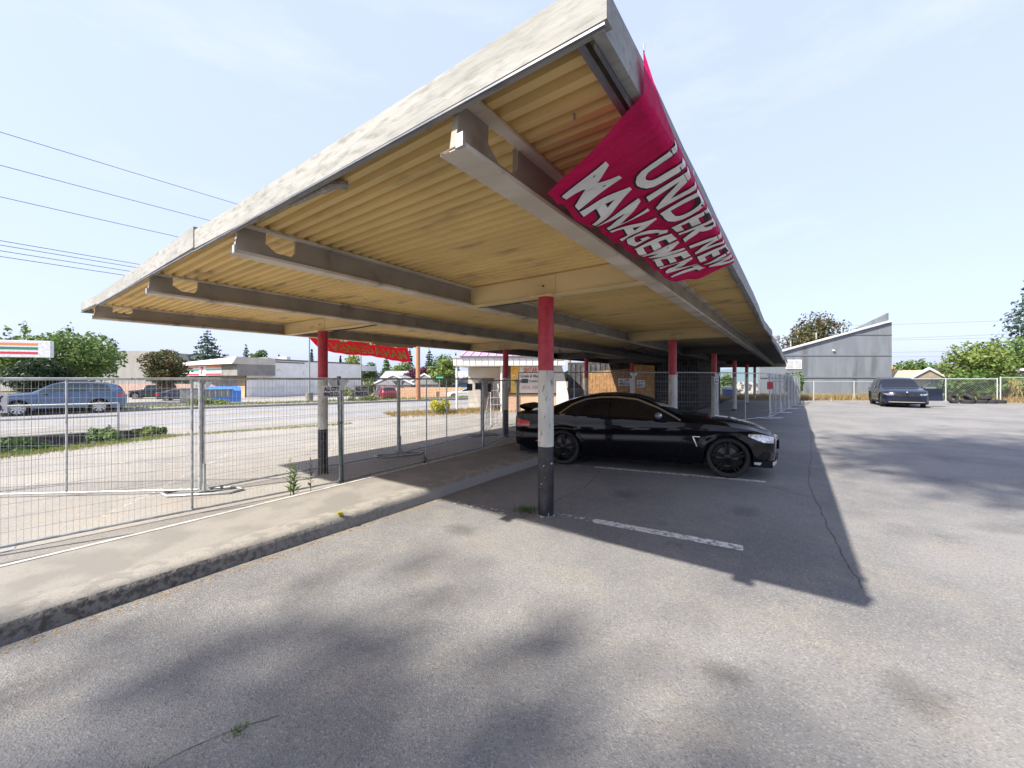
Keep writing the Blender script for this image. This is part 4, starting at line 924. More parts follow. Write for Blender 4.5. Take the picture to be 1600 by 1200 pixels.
M_osb = mat('osb board', (.27, .145, .055), (.17, .085, .035), scale=6, rough=.8, c3=(.50, .33, .15), s3=30, lo3=.56, hi3=.68, stretch=(1, 1, .5))
M_osb2 = mat('osb board pale', (.44, .27, .11), (.34, .19, .07), scale=6, rough=.8, c3=(.58, .42, .2), s3=30, lo3=.56, hi3=.68, stretch=(1, 1, .5))
r.rotation_euler = (0, 0, YAW)
o = MB().prism([(6.22, -.2), (9.9, -.2), (9.9, 2.12), (6.22, 2.36)], 'x', u0 - .16, u0 - .10).build('plywood_sheet', M_osb, r)
o = MB(); 
for k in range(14): o.box(u0 - .165, u0 - .161, 6.3 + k * .26, 6.315 + k * .26, -.2, 2.1)
o.build('board_joint', mat('joint brown', (.10, .05, .02), rough=.9), r)
MB().prism([(4.85, -.2), (6.20, -.2), (6.20, 2.62), (4.85, 2.50)], 'x', u0 - .26, u0 - .20).build('plywood_sheet', M_osb2, r, label='taller paler plywood sheet')
# restaurant with banners
r = empty('restaurant', (0, 22.5, LZ), 0, 'low restaurant with white fascia, purple metal roof and hung banners', 'restaurant')
MB().box(-.45, 2.9, 1.0, 9, 0, 2.70).build('wall', wallmat('peach wall', (.62, .42, .28), (.55, .36, .24), c3=(.5, .3, .2), s3=3, lo3=.6, hi3=.7), r)
MB().box(-.50, 2.95, .93, .998, 1.02, 1.10).build('wall_rail', mat('rail brown', (.12, .07, .04), rough=.7), r)
MB().box(-2.9, -.5, 3.6, 9, 0, 2.70).build('side_wall', wallmat('cream side', (.6, .56, .5)), r)
MB().box(-2.0, -1.2, 3.54, 3.598, .0, 2.0).build('door', mat('door brown', (.15, .09, .05), rough=.6), r)
MB().box(-3.35, 3.0, 0, 9.2, 2.72, 3.20).build('fascia', mat('fascia white', (.74, .73, .70), (.64, .63, .60), scale=2, rough=.6), r)
mb = MB()
for k in range(17): mb.box(-3.2 + k * .36, -3.17 + k * .36, -.03, -.002, 2.78, 3.14)
mb.box(-3.4, 3.05, -.06, -.002, 3.15, 3.27); mb.build('fascia_rib', mat('rib grey', (.42, .42, .42), rough=.6), r)
mb = MB(); mb.prism([(-.15, 3.25), (9.3, 3.25), (4.6, 4.05)], 'x', -3.0, 2.9); rf = mb.build('roof', mat('roof purple', (.45, .20, .42), (.52, .28, .48), scale=2, rough=.45), r)
mb = MB()
for k in range(12):
    x = -2.9 + k * .48; mb.add([(x, -.15, 3.26), (x + .05, -.15, 3.26), (x + .05, 4.6, 4.07), (x, 4.6, 4.07), (x, -.15, 3.31), (x + .05, -.15, 3.31), (x + .05, 4.6, 4.12), (x, 4.6, 4.12)], [(4, 5, 6, 7), (0, 4, 7, 3), (1, 2, 6, 5), (0, 1, 5, 4)])
mb.build('roof_seam', mat('seam lilac', (.66, .48, .62), rough=.4), rf)
for x in (-3.2, -.6): MB().tube([(x, .3, 0), (x, .3, 2.72)], .06, 10).build('post', mat('post white', (.7, .7, .68), rough=.5), r)
def flat_banner(x0, x1, z0, z1, lab, m, name='wall_banner', y=.90):
    e = empty(name, (0, 22.5 + y, LZ), 0, lab, 'banner'); MB().box(x0, x1, -.012, 0, z0, z1).build('cloth', m, e); return e
e = flat_banner(-.44, -.10, 1.18, 2.69, 'narrow black vertical banner on the restaurant wall', mat('banner charcoal', (.03, .03, .035), (.07, .06, .05), scale=5, rough=.7))
rr = random.Random(5); mb = MB()
for k in range(6): mb.box(-.30 + rr.uniform(-.03, .03), -.20 + rr.uniform(0, .05), -.018, -.013, 1.45 + k * .15, 1.50 + k * .15 + rr.uniform(0, .04))
mb.build('faded_mark', mat('mark pale', (.5, .45, .4), rough=.7), e)
e = flat_banner(-.07, .42, 1.12, 2.69, 'orange and yellow food banner beside the black vertical banner', mat('banner orange', (.80, .42, .06), (.82, .60, .14), scale=2.5, rough=.6, c3=(.72, .70, .3), s3=4))
mb = MB(); mb.lathe([(.16, -.016), (.19, -.016)], 24, c=(.18, 0, 2.40)); mb.lathe([(.10, -.016), (.125, -.016)], 24, c=(.16, 0, 1.95)); mb.build('ring_mark', mat('mark red orange', (.7, .18, .03), rough=.6), e)
e = flat_banner(.44, 2.85, 1.12, 2.69, 'large white restaurant banner reading ISHTAR', mat('banner white', (.72, .68, .64), (.64, .60, .58), scale=1.5, rough=.6))
M_tred = mat('text red', (.55, .05, .02), rough=.6); M_tdk = mat('text dark', (.06, .05, .08), rough=.6)
def btxt(t, x, z, w, h, m, sp=1.): text_mb(t, w, h, lambda a, b: (x + a, -.017, z + b), bold=.02, space=sp).build('lettering', m, e, fix=False)
btxt('ISHTAR', .70, 2.34, .80, .29, M_tred); btxt('Greek & Mediterranean', .50, 2.03, 1.95, .19, M_tdk); btxt('Cuisine', 1.02, 1.75, .55, .15, M_tdk); btxt('(253) 220 8', .58, 1.33, 1.15, .19, mat('text pink red', (.50, .14, .14), rough=.6))
MB().box(.56, .96, -.018, -.013, 1.70, 1.95).build('dark_panel', M_back, e)
# pale panel right of the banner with a leaning edge
o = MB().prism([(2.60, 0), (3.35, 0), (3.30, .9), (3.12, 1.9), (2.92, 2.70), (2.60, 2.70)], 'y', -.05, .02).build('leaning_panel', mat('panel white', (.72, .72, .70), (.62, .62, .6), scale=2, rough=.6)); o.location = (0, 22.5 + .55, LZ)
tag(o, 'white leaning panel with a curved edge beside the charred wall', 'panel')
# white stepladder
r = empty('stepladder', (-.75, 16.6, LZ), R(20), 'white stepladder standing left of the far left column', 'stepladder')
mb = MB()
for s in (-.28, .28): mb.tube([(s, -.45, 0), (s * .6, 0, 1.75)], .022, 6)
mb.build('front_rail', M_signw, r); mb = MB()
for s in (-.28, .28): mb.tube([(s, .5, 0), (s * .6, .02, 1.72)], .018, 6)
mb.tube([(-.26, .42, .3), (.26, .42, .3)], .015, 6); mb.tube([(-.26, .42, .3), (.16, .1, 1.4)], .012, 6); mb.build('rear_rail', M_signw, r); mb = MB()
for k in range(1, 6): t = k / 6; mb.box(-.28 + .11 * t, .28 - .11 * t, -.45 * (1 - t) - .04, -.45 * (1 - t) + .04, 1.75 * t - .012, 1.75 * t + .012)
mb.build('step', M_signw, r)

# convenience store across the road
M_stw = wallmat('store white block', (.80, .78, .74), (.74, .72, .68), c3=(.62, .60, .57), s3=1.2, lo3=.6, hi3=.7)
A2 = Vector((.336, .942, 0)).normalized(); B2 = Vector((-.86, .51, 0)).normalized(); C0 = Vector((-36.4, 54.0, 0))
r = empty('convenience_store', C0 + Vector((0, 0, -.9)), 0, 'white block convenience store with a brown brow roof and striped sign', 'store')
def q(a, b): p = A2 * a + B2 * b; return (p.x, p.y)
MB().quadbox([q(0, 0), q(22.5, 0), q(22.5, 8), q(0, 8)], 0, 5.45).build('wall', M_stw, r)
MB().quadbox([q(22.55, -.02), q(27, -.02), q(27, 8), q(22.55, 8)], 4.1, 5.1).build('porch_roof', M_stw, r)
MB().quadbox([q(-.1, -.06), q(22.6, -.06), q(22.6, -.01), q(-.1, -.01)], 5.28, 5.5).build('parapet_cap', mat('cap brown', (.14, .11, .09), rough=.6), r)
MB().quadbox([q(.6, -.08), q(9.5, -.08), q(9.5, -.02), q(.6, -.02)], 4.98, 5.13).build('gutter_strip', mat('strip dark', (.10, .09, .09), rough=.6), r)
MB().quadbox([q(22.7, -.05), q(22.95, -.05), q(22.95, .2), q(22.7, .2)], 0, 4.1).build('porch_post', MATS['cap brown'], r)
MB().quadbox([q(26.6, -.05), q(26.95, -.05), q(26.95, .2), q(26.6, .2)], 0, 4.1).build('porch_post', MATS['cap brown'], r)
MB().quadbox([q(2, .3), q(2, 17.5), q(-.2, 17.5), q(-.2, .3)], 0, 2.9).build('shop_front', mat('shop front dark', (.06, .07, .07), (.20, .18, .15), scale=1.0, rough=.3), r)
MB().quadbox([q(-.3, -.05), q(-.25, -.05), q(-.25, 1.9), q(-.3, 1.9)], 0, 3.0).build('side_panel', wallmat('tan panel', (.50, .36, .22)), r)
mb = MB()      # brow: sloped mansard band, upper pale, lower dark
def Q3(a, b, z): p = q(a, b); return (p[0], p[1], z)
for (a0, z0, a1, z1, mi) in ((-1.6, 3.0, -1.6, 4.55, 0), (-2.3, 4.55, -1.7, 5.5, 1)):
    mb.add([Q3(a0, -.6, z0), Q3(a0, 18, z0 - .0), Q3(a1, 18, z1 - (.5 if mi else .4)), Q3(a1, -.6, z1)], [(0, 1, 2, 3)], mi)
    mb.add([Q3(a0, -.6, z0), Q3(a1, -.6, z1), Q3(4, -.6, z1), Q3(4, -.6, z0)], [(0, 1, 2, 3)], mi)
    mb.add([Q3(a0, -.6, z0), Q3(4, -.6, z0), Q3(4, 18, z0), Q3(a0, 18, z0)], [(0, 1, 2, 3)], mi)
mb.add([Q3(-1.7, -.6, 5.5), Q3(-1.7, 18, 5.0), Q3(4, 18, 5.0), Q3(4, -.6, 5.5)], [(0, 1, 2, 3)], 1)
mb.build('brow_roof', [mat('brow grey brown', (.24, .23, .21), (.20, .19, .18), scale=1, rough=.7), mat('brow beige', (.52, .48, .40), (.46, .42, .35), scale=1, rough=.6)], r)
sg_ = MB(); 
def strip(a, b0, b1, z0, z1, mi): sg_.add([Q3(a, b0, z0), Q3(a, b1, z0), Q3(a, b1, z1), Q3(a, b0, z1)], [(0, 1, 2, 3)], mi)
strip(-1.66, 3.6, 15.5, 3.05, 4.45, 0)
for z0, z1, mi in ((4.15, 4.40, 1), (3.72, 3.90, 2), (3.10, 3.34, 3)):
    strip(-1.68, 3.7, 8.3, z0, z1, mi); strip(-1.68, 10.4, 15.4, z0, z1, mi)
M_o, M_g, M_r2 = mat('stripe orange', (.72, .22, .08), rough=.5), mat('stripe green', (.02, .20, .12), rough=.5), mat('stripe red', (.60, .03, .06), rough=.5)
s_ = sg_.build('striped_sign', [M_signw, M_o, M_g, M_r2], r, fix=False)
for t_, bb in (('7', 9.35),):
    text_mb(t_, .9, 1.15, lambda x, y: Q3(-1.70, 9.9 - x, 3.18 + y), bold=.05).build('sign_numeral', M_r2, s_, fix=False)
mb = MB()
for x in (4, 15): p = q(6, x * .5); mb.quadbox([(p[0] + a, p[1] + b) for a, b in ((0, 0), (1.4, 0), (1.4, 1), (0, 1))], 5.46, 6.0)
mb.build('rooftop_unit', M_galv, r)
# pole sign of the store at the left picture edge
r = empty('pole_sign', (-26.0, 19.6, -.3), R(26), 'white pole sign with orange green and red stripes at the left picture edge', 'sign')
r.location = (-30.8, 24.6, -.3); r.rotation_euler = (0, 0, R(20))
mb = MB(); mb.box(-2.6, 1.55, -.15, .15, 3.3, 4.35); mb.build('sign_box', M_signw, r, bevel=.02)
for z, m in ((4.05, M_o), (3.78, M_g), (3.50, M_r2)): MB().box(-2.6, .95, -.156, -.151, z, z + (.14 if m is not M_g else .16)).build('stripe', m, r)
MB().tube([(-1.5, 0, -.1), (-1.5, 0, 3.3)], .12, 12).build('pole', M_galv, r)
# big pale warehouse wall behind
r = empty('warehouse', (-95, 90, -1), 0, 'large windowless pale grey warehouse behind the trees on the left', 'building')
M_wh = wallmat('tilt up concrete', (.37, .36, .34), (.33, .325, .305), c3=(.30, .29, .27), s3=.35, lo3=.62, hi3=.72, stretch=(1, 1, .3))
mb = MB(); mb.quadbox([(-28, -2), (8.5, 4.5), (8.5, 30), (-28, 30)], 0, 9.3); mb.build('wall', M_wh, r)
mb = MB()
for t in (.25, .55, .78): x = -28 + 36.5 * t; y = -2 + 6.5 * t; mb.quadbox([(x, y - .1), (x + .3, y - .05), (x + .3, y + .05), (x, y)], 0, 8.4)
mb.build('panel_joint', mat('joint dark', (.22, .21, .2), rough=.9), r)
r = empty('block_wall', (-62, 60, -1.0), R(-6), 'reddish block wall behind the parked boxy suv', 'wall')
MB().box(-5, 22, 0, .3, 0, 1.9).build('wall', mat('reddish block', (.40, .27, .22), (.34, .24, .2), scale=2, rough=.9), r)
r = empty('cream_building', (-46, 32, -.6), R(38), 'small cream building at the left edge behind the blue suv', 'building')
MB().box(-9, 0, 0, 6, 0, 3.0).build('wall', wallmat('cream wall', (.62, .50, .38)), r); MB().box(-9.4, .4, -.4, 6.4, 3.0, 3.3).build('roof', mat('roof pale', (.5, .5, .48), rough=.7), r)
# houses
def house(x0, x1, y, zg, we, wr, d, lab, wm, rm, name='house', gable=None, win=(), rz=0):
    r = empty(name, ((x0 + x1) / 2, y, zg), rz, lab, 'house'); w = (x1 - x0) / 2
    MB().box(-w, w, 0, d, 0, we).build('wall', wm, r)
    mb = MB(); 
    if gable == 'front': mb.prism([(-w - .4, we), (w + .4, we), (0, wr)], 'y', -.4, d + .4)
    else: mb.prism([(-.5, we), (d + .5, we), (d / 2, wr)], 'x', -w - .4, w + .4)
    mb.build('roof', rm, r)
    if gable == 'front':
        mb = MB()
        for s in (-1, 1): mb.prism([(s * (w + .45), we - .02), (0, wr + .02), (0, wr + .22), (s * (w + .45), we + .18)], 'y', -.5, -.405)
        mb.build('barge_board', M_signw, r)
    else: MB().box(-w - .42, w + .42, -.56, -.50, we - .08, we + .12).build('gutter', M_signw, r)
    for (a, b, z0, z1) in win:
        f = MB().box(a, b, -.06, -.003, z0, z1).build('window', M_signw, r); MB().box(a + .08, b - .08, -.075, -.061, z0 + .08, z1 - .08).build('pane', M_glass, f)
    return r
M_shing = mat('shingle grey', (.22, .23, .24), (.28, .29, .30), scale=3, rough=.9)
M_hw = wallmat('house white', (.66, .66, .64)); M_hb = wallmat('house blue', (.12, .34, .55)); M_ht = wallmat('house tan', (.45, .40, .33))
house(-19.5, -8, 58, -1, 2.1, 3.9, 8, 'long low house with a grey roof behind the gabled house', M_ht, M_shing, win=((-5, -3.5, .9, 1.9),))
house(-17.6, -13.0, 51, -1, 1.85, 3.1, 6, 'small white gabled house behind the red minivan', M_hw, M_shing, gable='front', win=((-1.4, .4, .5, 1.5),))
house(-13.4, -9.6, 52, -1, 1.9, 3.2, 6, 'small white gabled house left of the wooden utility pole', M_hw, M_shing, gable='front', win=((-.9, 1.1, .6, 1.6),))
house(-11.5, -4.6, 57, -1, 2.0, 3.9, 9, 'low house with grey roof and a row of dark windows behind the board fence', M_ht, M_shing, win=[(-3 + k * 1.2, -2.1 + k * 1.2, 1.0, 1.75) for k in range(6)])
house(-7.4, -2.0, 54, -1, 2.1, 3.6, 9, 'bright blue gabled house behind the white sedan', M_hb, M_shing, gable='front', win=((.5, 1.8, .8, 1.7),))
house(21, 24.6, 1, 0, 2, 3, 3, 'x', M_hw, M_shing) if False else None
house(33.5, 35.5, 33, -.1, 1.80, 2.5, 4, 'small grey gabled shed behind the chain link fence', wallmat('shed grey', (.42, .44, .45)), mat('roof tan', (.38, .30, .22), (.32, .26, .2), scale=3, rough=.9), name='shed', gable='front')
house(39.0, 47, 31, -.1, 2.45, 2.85, 8, 'low dark roofed house at the right picture edge', wallmat('house grey', (.34, .34, .34)), mat('roof charcoal', (.07, .07, .075), (.1, .1, .1), scale=3, rough=.9), win=((-3, -1.6, .9, 1.9),))
house(60, 64, 64, -.5, 3.0, 4.6, 6, 'distant orange house right of the grey building', wallmat('house orange', (.62, .26, .10)), mat('roof orange', (.50, .20, .1), rough=.9))
# board fence across the street
r = empty('board_fence', (-7.8, 50.2, -1), R(-3), 'wooden board fence with a bright orange end section', 'fence')
M_bf = mat('board fence wood', (.58, .38, .25), (.48, .30, .19), scale=3, rough=.85, stretch=(4, 1, .5)); M_bf2 = mat('board fence new', (.72, .34, .07), (.62, .28, .06), scale=3, rough=.8, stretch=(4, 1, .5))
mb = MB()
for k in range(45): mb.box(-6.0 + k * .2, -5.81 + k * .2, 0, .03, 0, 1.55 + .03 * (k % 2), 0 if k < 36 else 1)
mb.build('boards', [M_bf, M_bf2], r)
mb = MB(); [mb.box(-6.05 + k * 1.8, -5.95 + k * 1.8, .031, .13, 0, 1.65) for k in range(6)]; mb.build('fence_post', M_bf, r)
o = MB(); [o.box(-17 + k * .2, -16.82 + k * .2, 0, .03, 0, 1.5) for k in range(26)]; o = o.build('board_fence', M_bf); o.location = (2.2, 50.0, -1); tag(o, 'plain board fence section between the gabled houses', 'fence')

# dumpster and bins
r = empty('dumpster', (-30.2, 41.0, -.9), R(38), 'blue dumpster with grey lids near the store entrance', 'dumpster')
MB().prism([(-1.0, .15), (1.0, .15), (1.1, 1.2), (.6, 1.75), (-1.0, 1.35)], 'x', -1.6, 1.6).build('body', mat('dumpster blue', (.03, .16, .55), (.04, .20, .62), scale=3, rough=.5), r, bevel=.02)
MB().prism([(-1.06, .75), (-1.01, .75), (-1.01, 1.40), (-1.06, 1.40)], 'x', -1.5, .7).build('front_panel', mat('dumpster lid', (.16, .17, .17), rough=.7), r)
MB().box(-1.5, .9, -1.05, .6, 1.45, 1.50).build('lid', MATS['dumpster lid'], r)
[MB().box(x, x + .08, -1.12, -1.07, .75, 1.4).build('rib', M_galv, r) for x in (-1.1, -.6, -.1, .4)]
r = empty('beige_bin', (-34.6, 43.0, -.9), R(30), 'large beige bin between the dark sedan and the dumpster', 'bin')
MB().box(-1.2, 1.2, -.6, .6, 0, 1.45).build('body', mat('bin beige', (.42, .40, .33), (.36, .34, .28), scale=2, rough=.8), r, bevel=.04); MB().box(-1.25, 1.25, -.65, .65, 1.46, 1.53).build('lid', mat('bin lid', (.2, .2, .18), rough=.7), r)

# ================================================================== POLES, WIRES, RAILS
def wires(name, a, b, sagd, lab, r=.012, g=None):
    P = [Vector(a).lerp(Vector(b), i / 24) - Vector((0, 0, sagd * 4 * (i / 24) * (1 - i / 24))) for i in range(25)]
    o = MB().tube(P, r, 5, cap=False).build(name, mat('cable black', (.10, .10, .11), rough=.6)); return tag(o, lab, 'wire', g)
D = Vector((.62, .785, 0)).normalized()
def span(x, y, z): return (Vector((x, y, z)) - D * 24, Vector((x, y, z)) + D * 35)
for i, (h, s) in enumerate(((8.3, .5), (7.25, .5), (6.25, .5), (4.62, .25), (4.48, .25), (4.30, .25), (4.12, .25))):
    a, b = span(-16, 12.3, EYE + h); b = b + Vector((0, 0, -.03 * h))
    wires('overhead_wire', a, b, s, ['topmost', 'second highest', 'third highest', 'upper close set', 'second close set', 'third close set', 'lowest close set'][i] + ' overhead wire crossing the sky at the left', .0105, 'overhead wires on the left')
def wood_pole(x, y, z0, h, lab, r=.2, arms=()):
    e = empty('utility_pole', (x, y, z0), 0, lab, 'utility pole'); MB().tube([(0, 0, 0), (0, 0, h)], [r, r * .7], 12).build('pole', mat('pole wood', (.36, .17, .09), (.27, .14, .08), scale=3, rough=.9, stretch=(3, 3, .4)), e, smooth=50)
    for z in arms: MB().box(-1.3, 1.3, -.06, .06, z - .07, z + .07).build('crossarm', MATS['pole wood'], e)
    return e
wood_pole(-8.5, 35.6, -.4, 11, 'brown wooden utility pole across the road', .22, (10.2, 9.2))
a, b = span(-16, 12.3, 0); wood_pole(b.x + .15, b.y + .2, -.3, 10.4, 'wooden utility pole hidden behind the carport roof', .16, (9.4,)); wood_pole(a.x, a.y, -.3, 10.4, 'wooden utility pole behind the left edge of the picture', .16, (9.4,))
for i, (ya, yb, Z) in enumerate(((504, 501, 60), (528, 520, 60), (529, 527, 60), (549, 546, 60), (557, 552, 60))):
    za, zb = EYE + (592 - ya) / 615 * Z, EYE + (592 - yb) / 615 * Z
    wires('overhead_wire', (50, Z + 4, za), (84, Z - 4, zb), .15, ['highest', 'second', 'third', 'fourth', 'lowest'][i] + ' thin wire in the sky right of the grey building', .018, 'overhead wires on the right')
wood_pole(84, 56, -.3, 10, 'wooden utility pole beyond the right picture edge', .16, (9.4,))
def lamp_pole(x, y, z0, h, lab, base=True):
    e = empty('light_pole', (x, y, z0), 0, lab, 'light pole'); MB().tube([(0, 0, .3), (0, 0, h)], [.07, .05], 10).build('pole', mat('pole grey', (.26, .27, .28), rough=.5, metal=.3), e)
    if base: MB().lathe([(.30, 0), (.30, .72), (0, .72)], 18, axis='z').build('concrete_base', A_conc, e, smooth=40)
    MB().box(-.35, .35, -.15, .15, h, h + .12).build('lamp_head', MATS['pole grey'], e); return e
lamp_pole(-17.4, 33.8, -.25, 7.5, 'grey light pole with concrete base left of the left red column')
lamp_pole(-14.2, 37.0, -.5, 7.5, 'grey light pole beside the white store end wall')
e = empty('street_sign', (-3.4, 24.2, LZ), 0, 'small green street name sign on a thin pole behind the fence', 'street sign'); MB().tube([(0, 0, 0), (0, 0, 2.15)], .025, 8).build('pole', M_galv, e); MB().box(-.3, .3, -.01, .01, 2.0, 2.18).build('sign_plate', mat('sign green', (.02, .35, .25), rough=.5), e)
e.location = (3.1 - 2.2, 0, 0); e.location = (.14 * 34, 34, -.35); e.location = ((742 - 800) / 615 * 34, 34, -.35); e.location = (-(800 - 687) / 615 * 33, 33, -.35)
# white pipe railing above the ditch
e = empty('pipe_railing', wn(0, 18.7, -.1), math.atan2(W2.y, W2.x), 'white pipe railing on the roadside above the ditch', 'railing')
mb = MB()
for z in (.92, .50): mb.tube([(-26, 0, z), (-3.0, 0, z)], .032, 8)
mb.build('rail', mat('rail white paint', (.62, .62, .60), (.5, .5, .48), scale=4, rough=.6), e)
for x in (-3.0, -6.2, -9.4, -12.6, -15.8, -19): MB().tube([(x, 0, -.03), (x, 0, .92)], .032, 8).build('post', MATS['rail white paint'], e)
# right side chain link fence
M_cl = mat('chain link white', (.42, .45, .45), rough=.5, metal=.3)
def chain(a, b, z, h, lab, gate=False):
    a = Vector(a); b = Vector(b); d = b - a; L = d.length; e = empty('chain_link_fence', (a.x, a.y, z), math.atan2(d.y, d.x), lab, 'fence')
    mb = MB(); mb.tube([(0, 0, h), (L, 0, h)], .03, 8); mb.build('top_rail', M_cl, e)
    n = max(1, round(L / 3))
    for i in range(n + 1): MB().tube([(L * i / n, 0, 0), (L * i / n, 0, h + .06)], .036, 8).build('post', M_cl, e)
    mb = MB(); s = .14; k = int((L + h) / s)
    for i in range(k):
        for sg in (1, -1):
            x0 = i * s - (h if sg > 0 else 0); p, q_ = (x0, 0), (x0 + sg * h, h)
            if sg < 0: p, q_ = (i * s, 0), (i * s - h, h)
            pts = []
            (xa, za), (xb, zb) = p, q_
            f0, f1 = 0., 1.
            dx = xb - xa
            lo_, hi_ = sorted(((0 - xa) / dx, (L - xa) / dx)); f0, f1 = max(0, lo_), min(1, hi_)
            if f1 > f0: mb.tube([(xa + dx * f0, 0, za + (zb - za) * f0), (xa + dx * f1, 0, za + (zb - za) * f1)], .0028, 3, cap=False)
    mb.build('mesh', M_cl, e); return e
chain((19.9, 30.0), (29.5, 30.4), 0, 1.45, 'chain link fence with white top rail in front of the grey building')
chain((29.9, 30.4), (33.9, 27.5), 0, 1.65, 'chain link fence section behind the open suv door')
chain((34.0, 27.4), (46, 27.0), 0, 1.75, 'chain link fence at the right before the bushes and straw heap')
# low mural wall and things seen between the far columns
o = MB().box(14.6, 25.2, 38, 38.3, -.1, 1.35).build('low_wall', mat('low wall mural', (.58, .58, .56), (.10, .10, .12), scale=2.4, rough=.8, lo=.50, hi=.55, c3=(.66, .66, .65), s3=4)); tag(o, 'low wall with black and white graffiti seen between the far columns', 'wall')
e = empty('blue_bin', (18.35, 33.5, 0), 0, 'blue and white bin seen between the last far columns', 'bin'); MB().box(-.3, .3, -.3, .3, 0, .75).build('body', mat('bin blue', (.04, .14, .45), rough=.5), e, bevel=.02); MB().box(-.33, .33, -.33, .33, .76, 1.0).build('lid', M_signw, e, bevel=.02)
# tyres, straw heap, tarp
tr = []
for i, (x, y, z, tx) in enumerate(((29.8, 26.6, .30, 70), (30.4, 26.3, .12, 5), (30.9, 26.6, .32, 60), (31.5, 26.5, .12, 0), (32.2, 26.5, .12, 4), (31.9, 26.6, .34, 12), (32.9, 26.6, .12, -3))):
    mb = MB(); mb.lathe([(.19, -.1), (.30, -.12), (.34, -.08), (.34, .08), (.30, .12), (.19, .1), (.19, -.1)], 28, axis='z') ; o = mb.build('tyre', M_tyre, smooth=40); o.location = (x, y, z); o.rotation_euler = (R(tx), 0, R(i * 37))
    tag(o, ['worn tyre leaning at the left end of the tyre pile', 'tyre lying flat second from left in the pile', 'tilted tyre in the middle of the pile', 'flat tyre right of the tilted tyre in the pile', 'flat tyre near the right end of the pile', 'tyre lying on top of the pile', 'flat tyre at the far right end of the pile'][i], 'tyre', 'old tyres piled by the chain link fence')

# ================================================================== PLANTS
def leaves(name, centers, radii, n, size, m, parent=None, flat=.0, up=0., seed=1, shell=.35, aspect=.6):
    g = np.random.default_rng(seed); k = len(centers); c = np.asarray(centers, float); rad = np.asarray(radii, float)
    if rad.ndim == 1: rad = np.repeat(rad[:, None], 3, 1)
    w = rad.prod(1) ** .66; idx = g.choice(k, n, p=w / w.sum())
    d = g.normal(size=(n, 3)); d /= np.linalg.norm(d, axis=1)[:, None]
    rr_ = g.random(n) ** shell * (.85 + .25 * g.random(n)); P = c[idx] + d * rad[idx] * rr_[:, None]
    nrm = d * .7 + g.normal(size=(n, 3)) * .8 + np.array([0, 0, up]); nrm /= np.linalg.norm(nrm, axis=1)[:, None]
    a = np.cross(nrm, g.normal(size=(n, 3))); a /= np.linalg.norm(a, axis=1)[:, None]; b = np.cross(nrm, a)
    s = size * (.55 + .9 * g.random(n))[:, None]
    V = np.stack([P - a * s, P + b * s * aspect, P + a * s, P - b * s * aspect + nrm * s * .15], 1).reshape(-1, 3)
    me = bpy.data.meshes.new(name); me.vertices.add(4 * n); me.vertices.foreach_set('co', V.ravel()); me.loops.add(4 * n); me.loops.foreach_set('vertex_index', np.arange(4 * n)); me.polygons.add(n); me.polygons.foreach_set('loop_start', np.arange(n) * 4); me.polygons.foreach_set('loop_total', np.full(n, 4)); me.materials.append(m); me.update(); me.validate()
    o = bpy.data.objects.new(name, me); COL.objects.link(o)
    if parent: o.parent = parent
    return o
M_bark = mat('bark', (.09, .065, .045), (.14, .11, .08), scale=4, rough=.95, bump=.6, bscale=14, stretch=(2, 2, .5))
LG = leafmat('leaf green', (.045, .10, .02), (.10, .17, .035)); LB = leafmat('leaf bright', (.085, .155, .04), (.16, .23, .065)); LD = leafmat('leaf dark', (.018, .035, .018), (.04, .07, .03)); LC = leafmat('leaf conifer', (.022, .055, .032), (.05, .095, .05), trans=.15)
LR = leafmat('leaf reddish', (.12, .085, .04), (.07, .095, .035)); LP = leafmat('leaf purple', (.06, .012, .035), (.11, .025, .05)); LY = leafmat('leaf yellow', (.55, .46, .02), (.32, .36, .03)); LYG = leafmat('leaf yellow green', (.12, .18, .045), (.20, .25, .065)); LDry = leafmat('dry straw', (.42, .31, .12), (.30, .21, .08)); LBL = leafmat('leaf blue green', (.05, .09, .07), (.10, .14, .10), trans=.2)
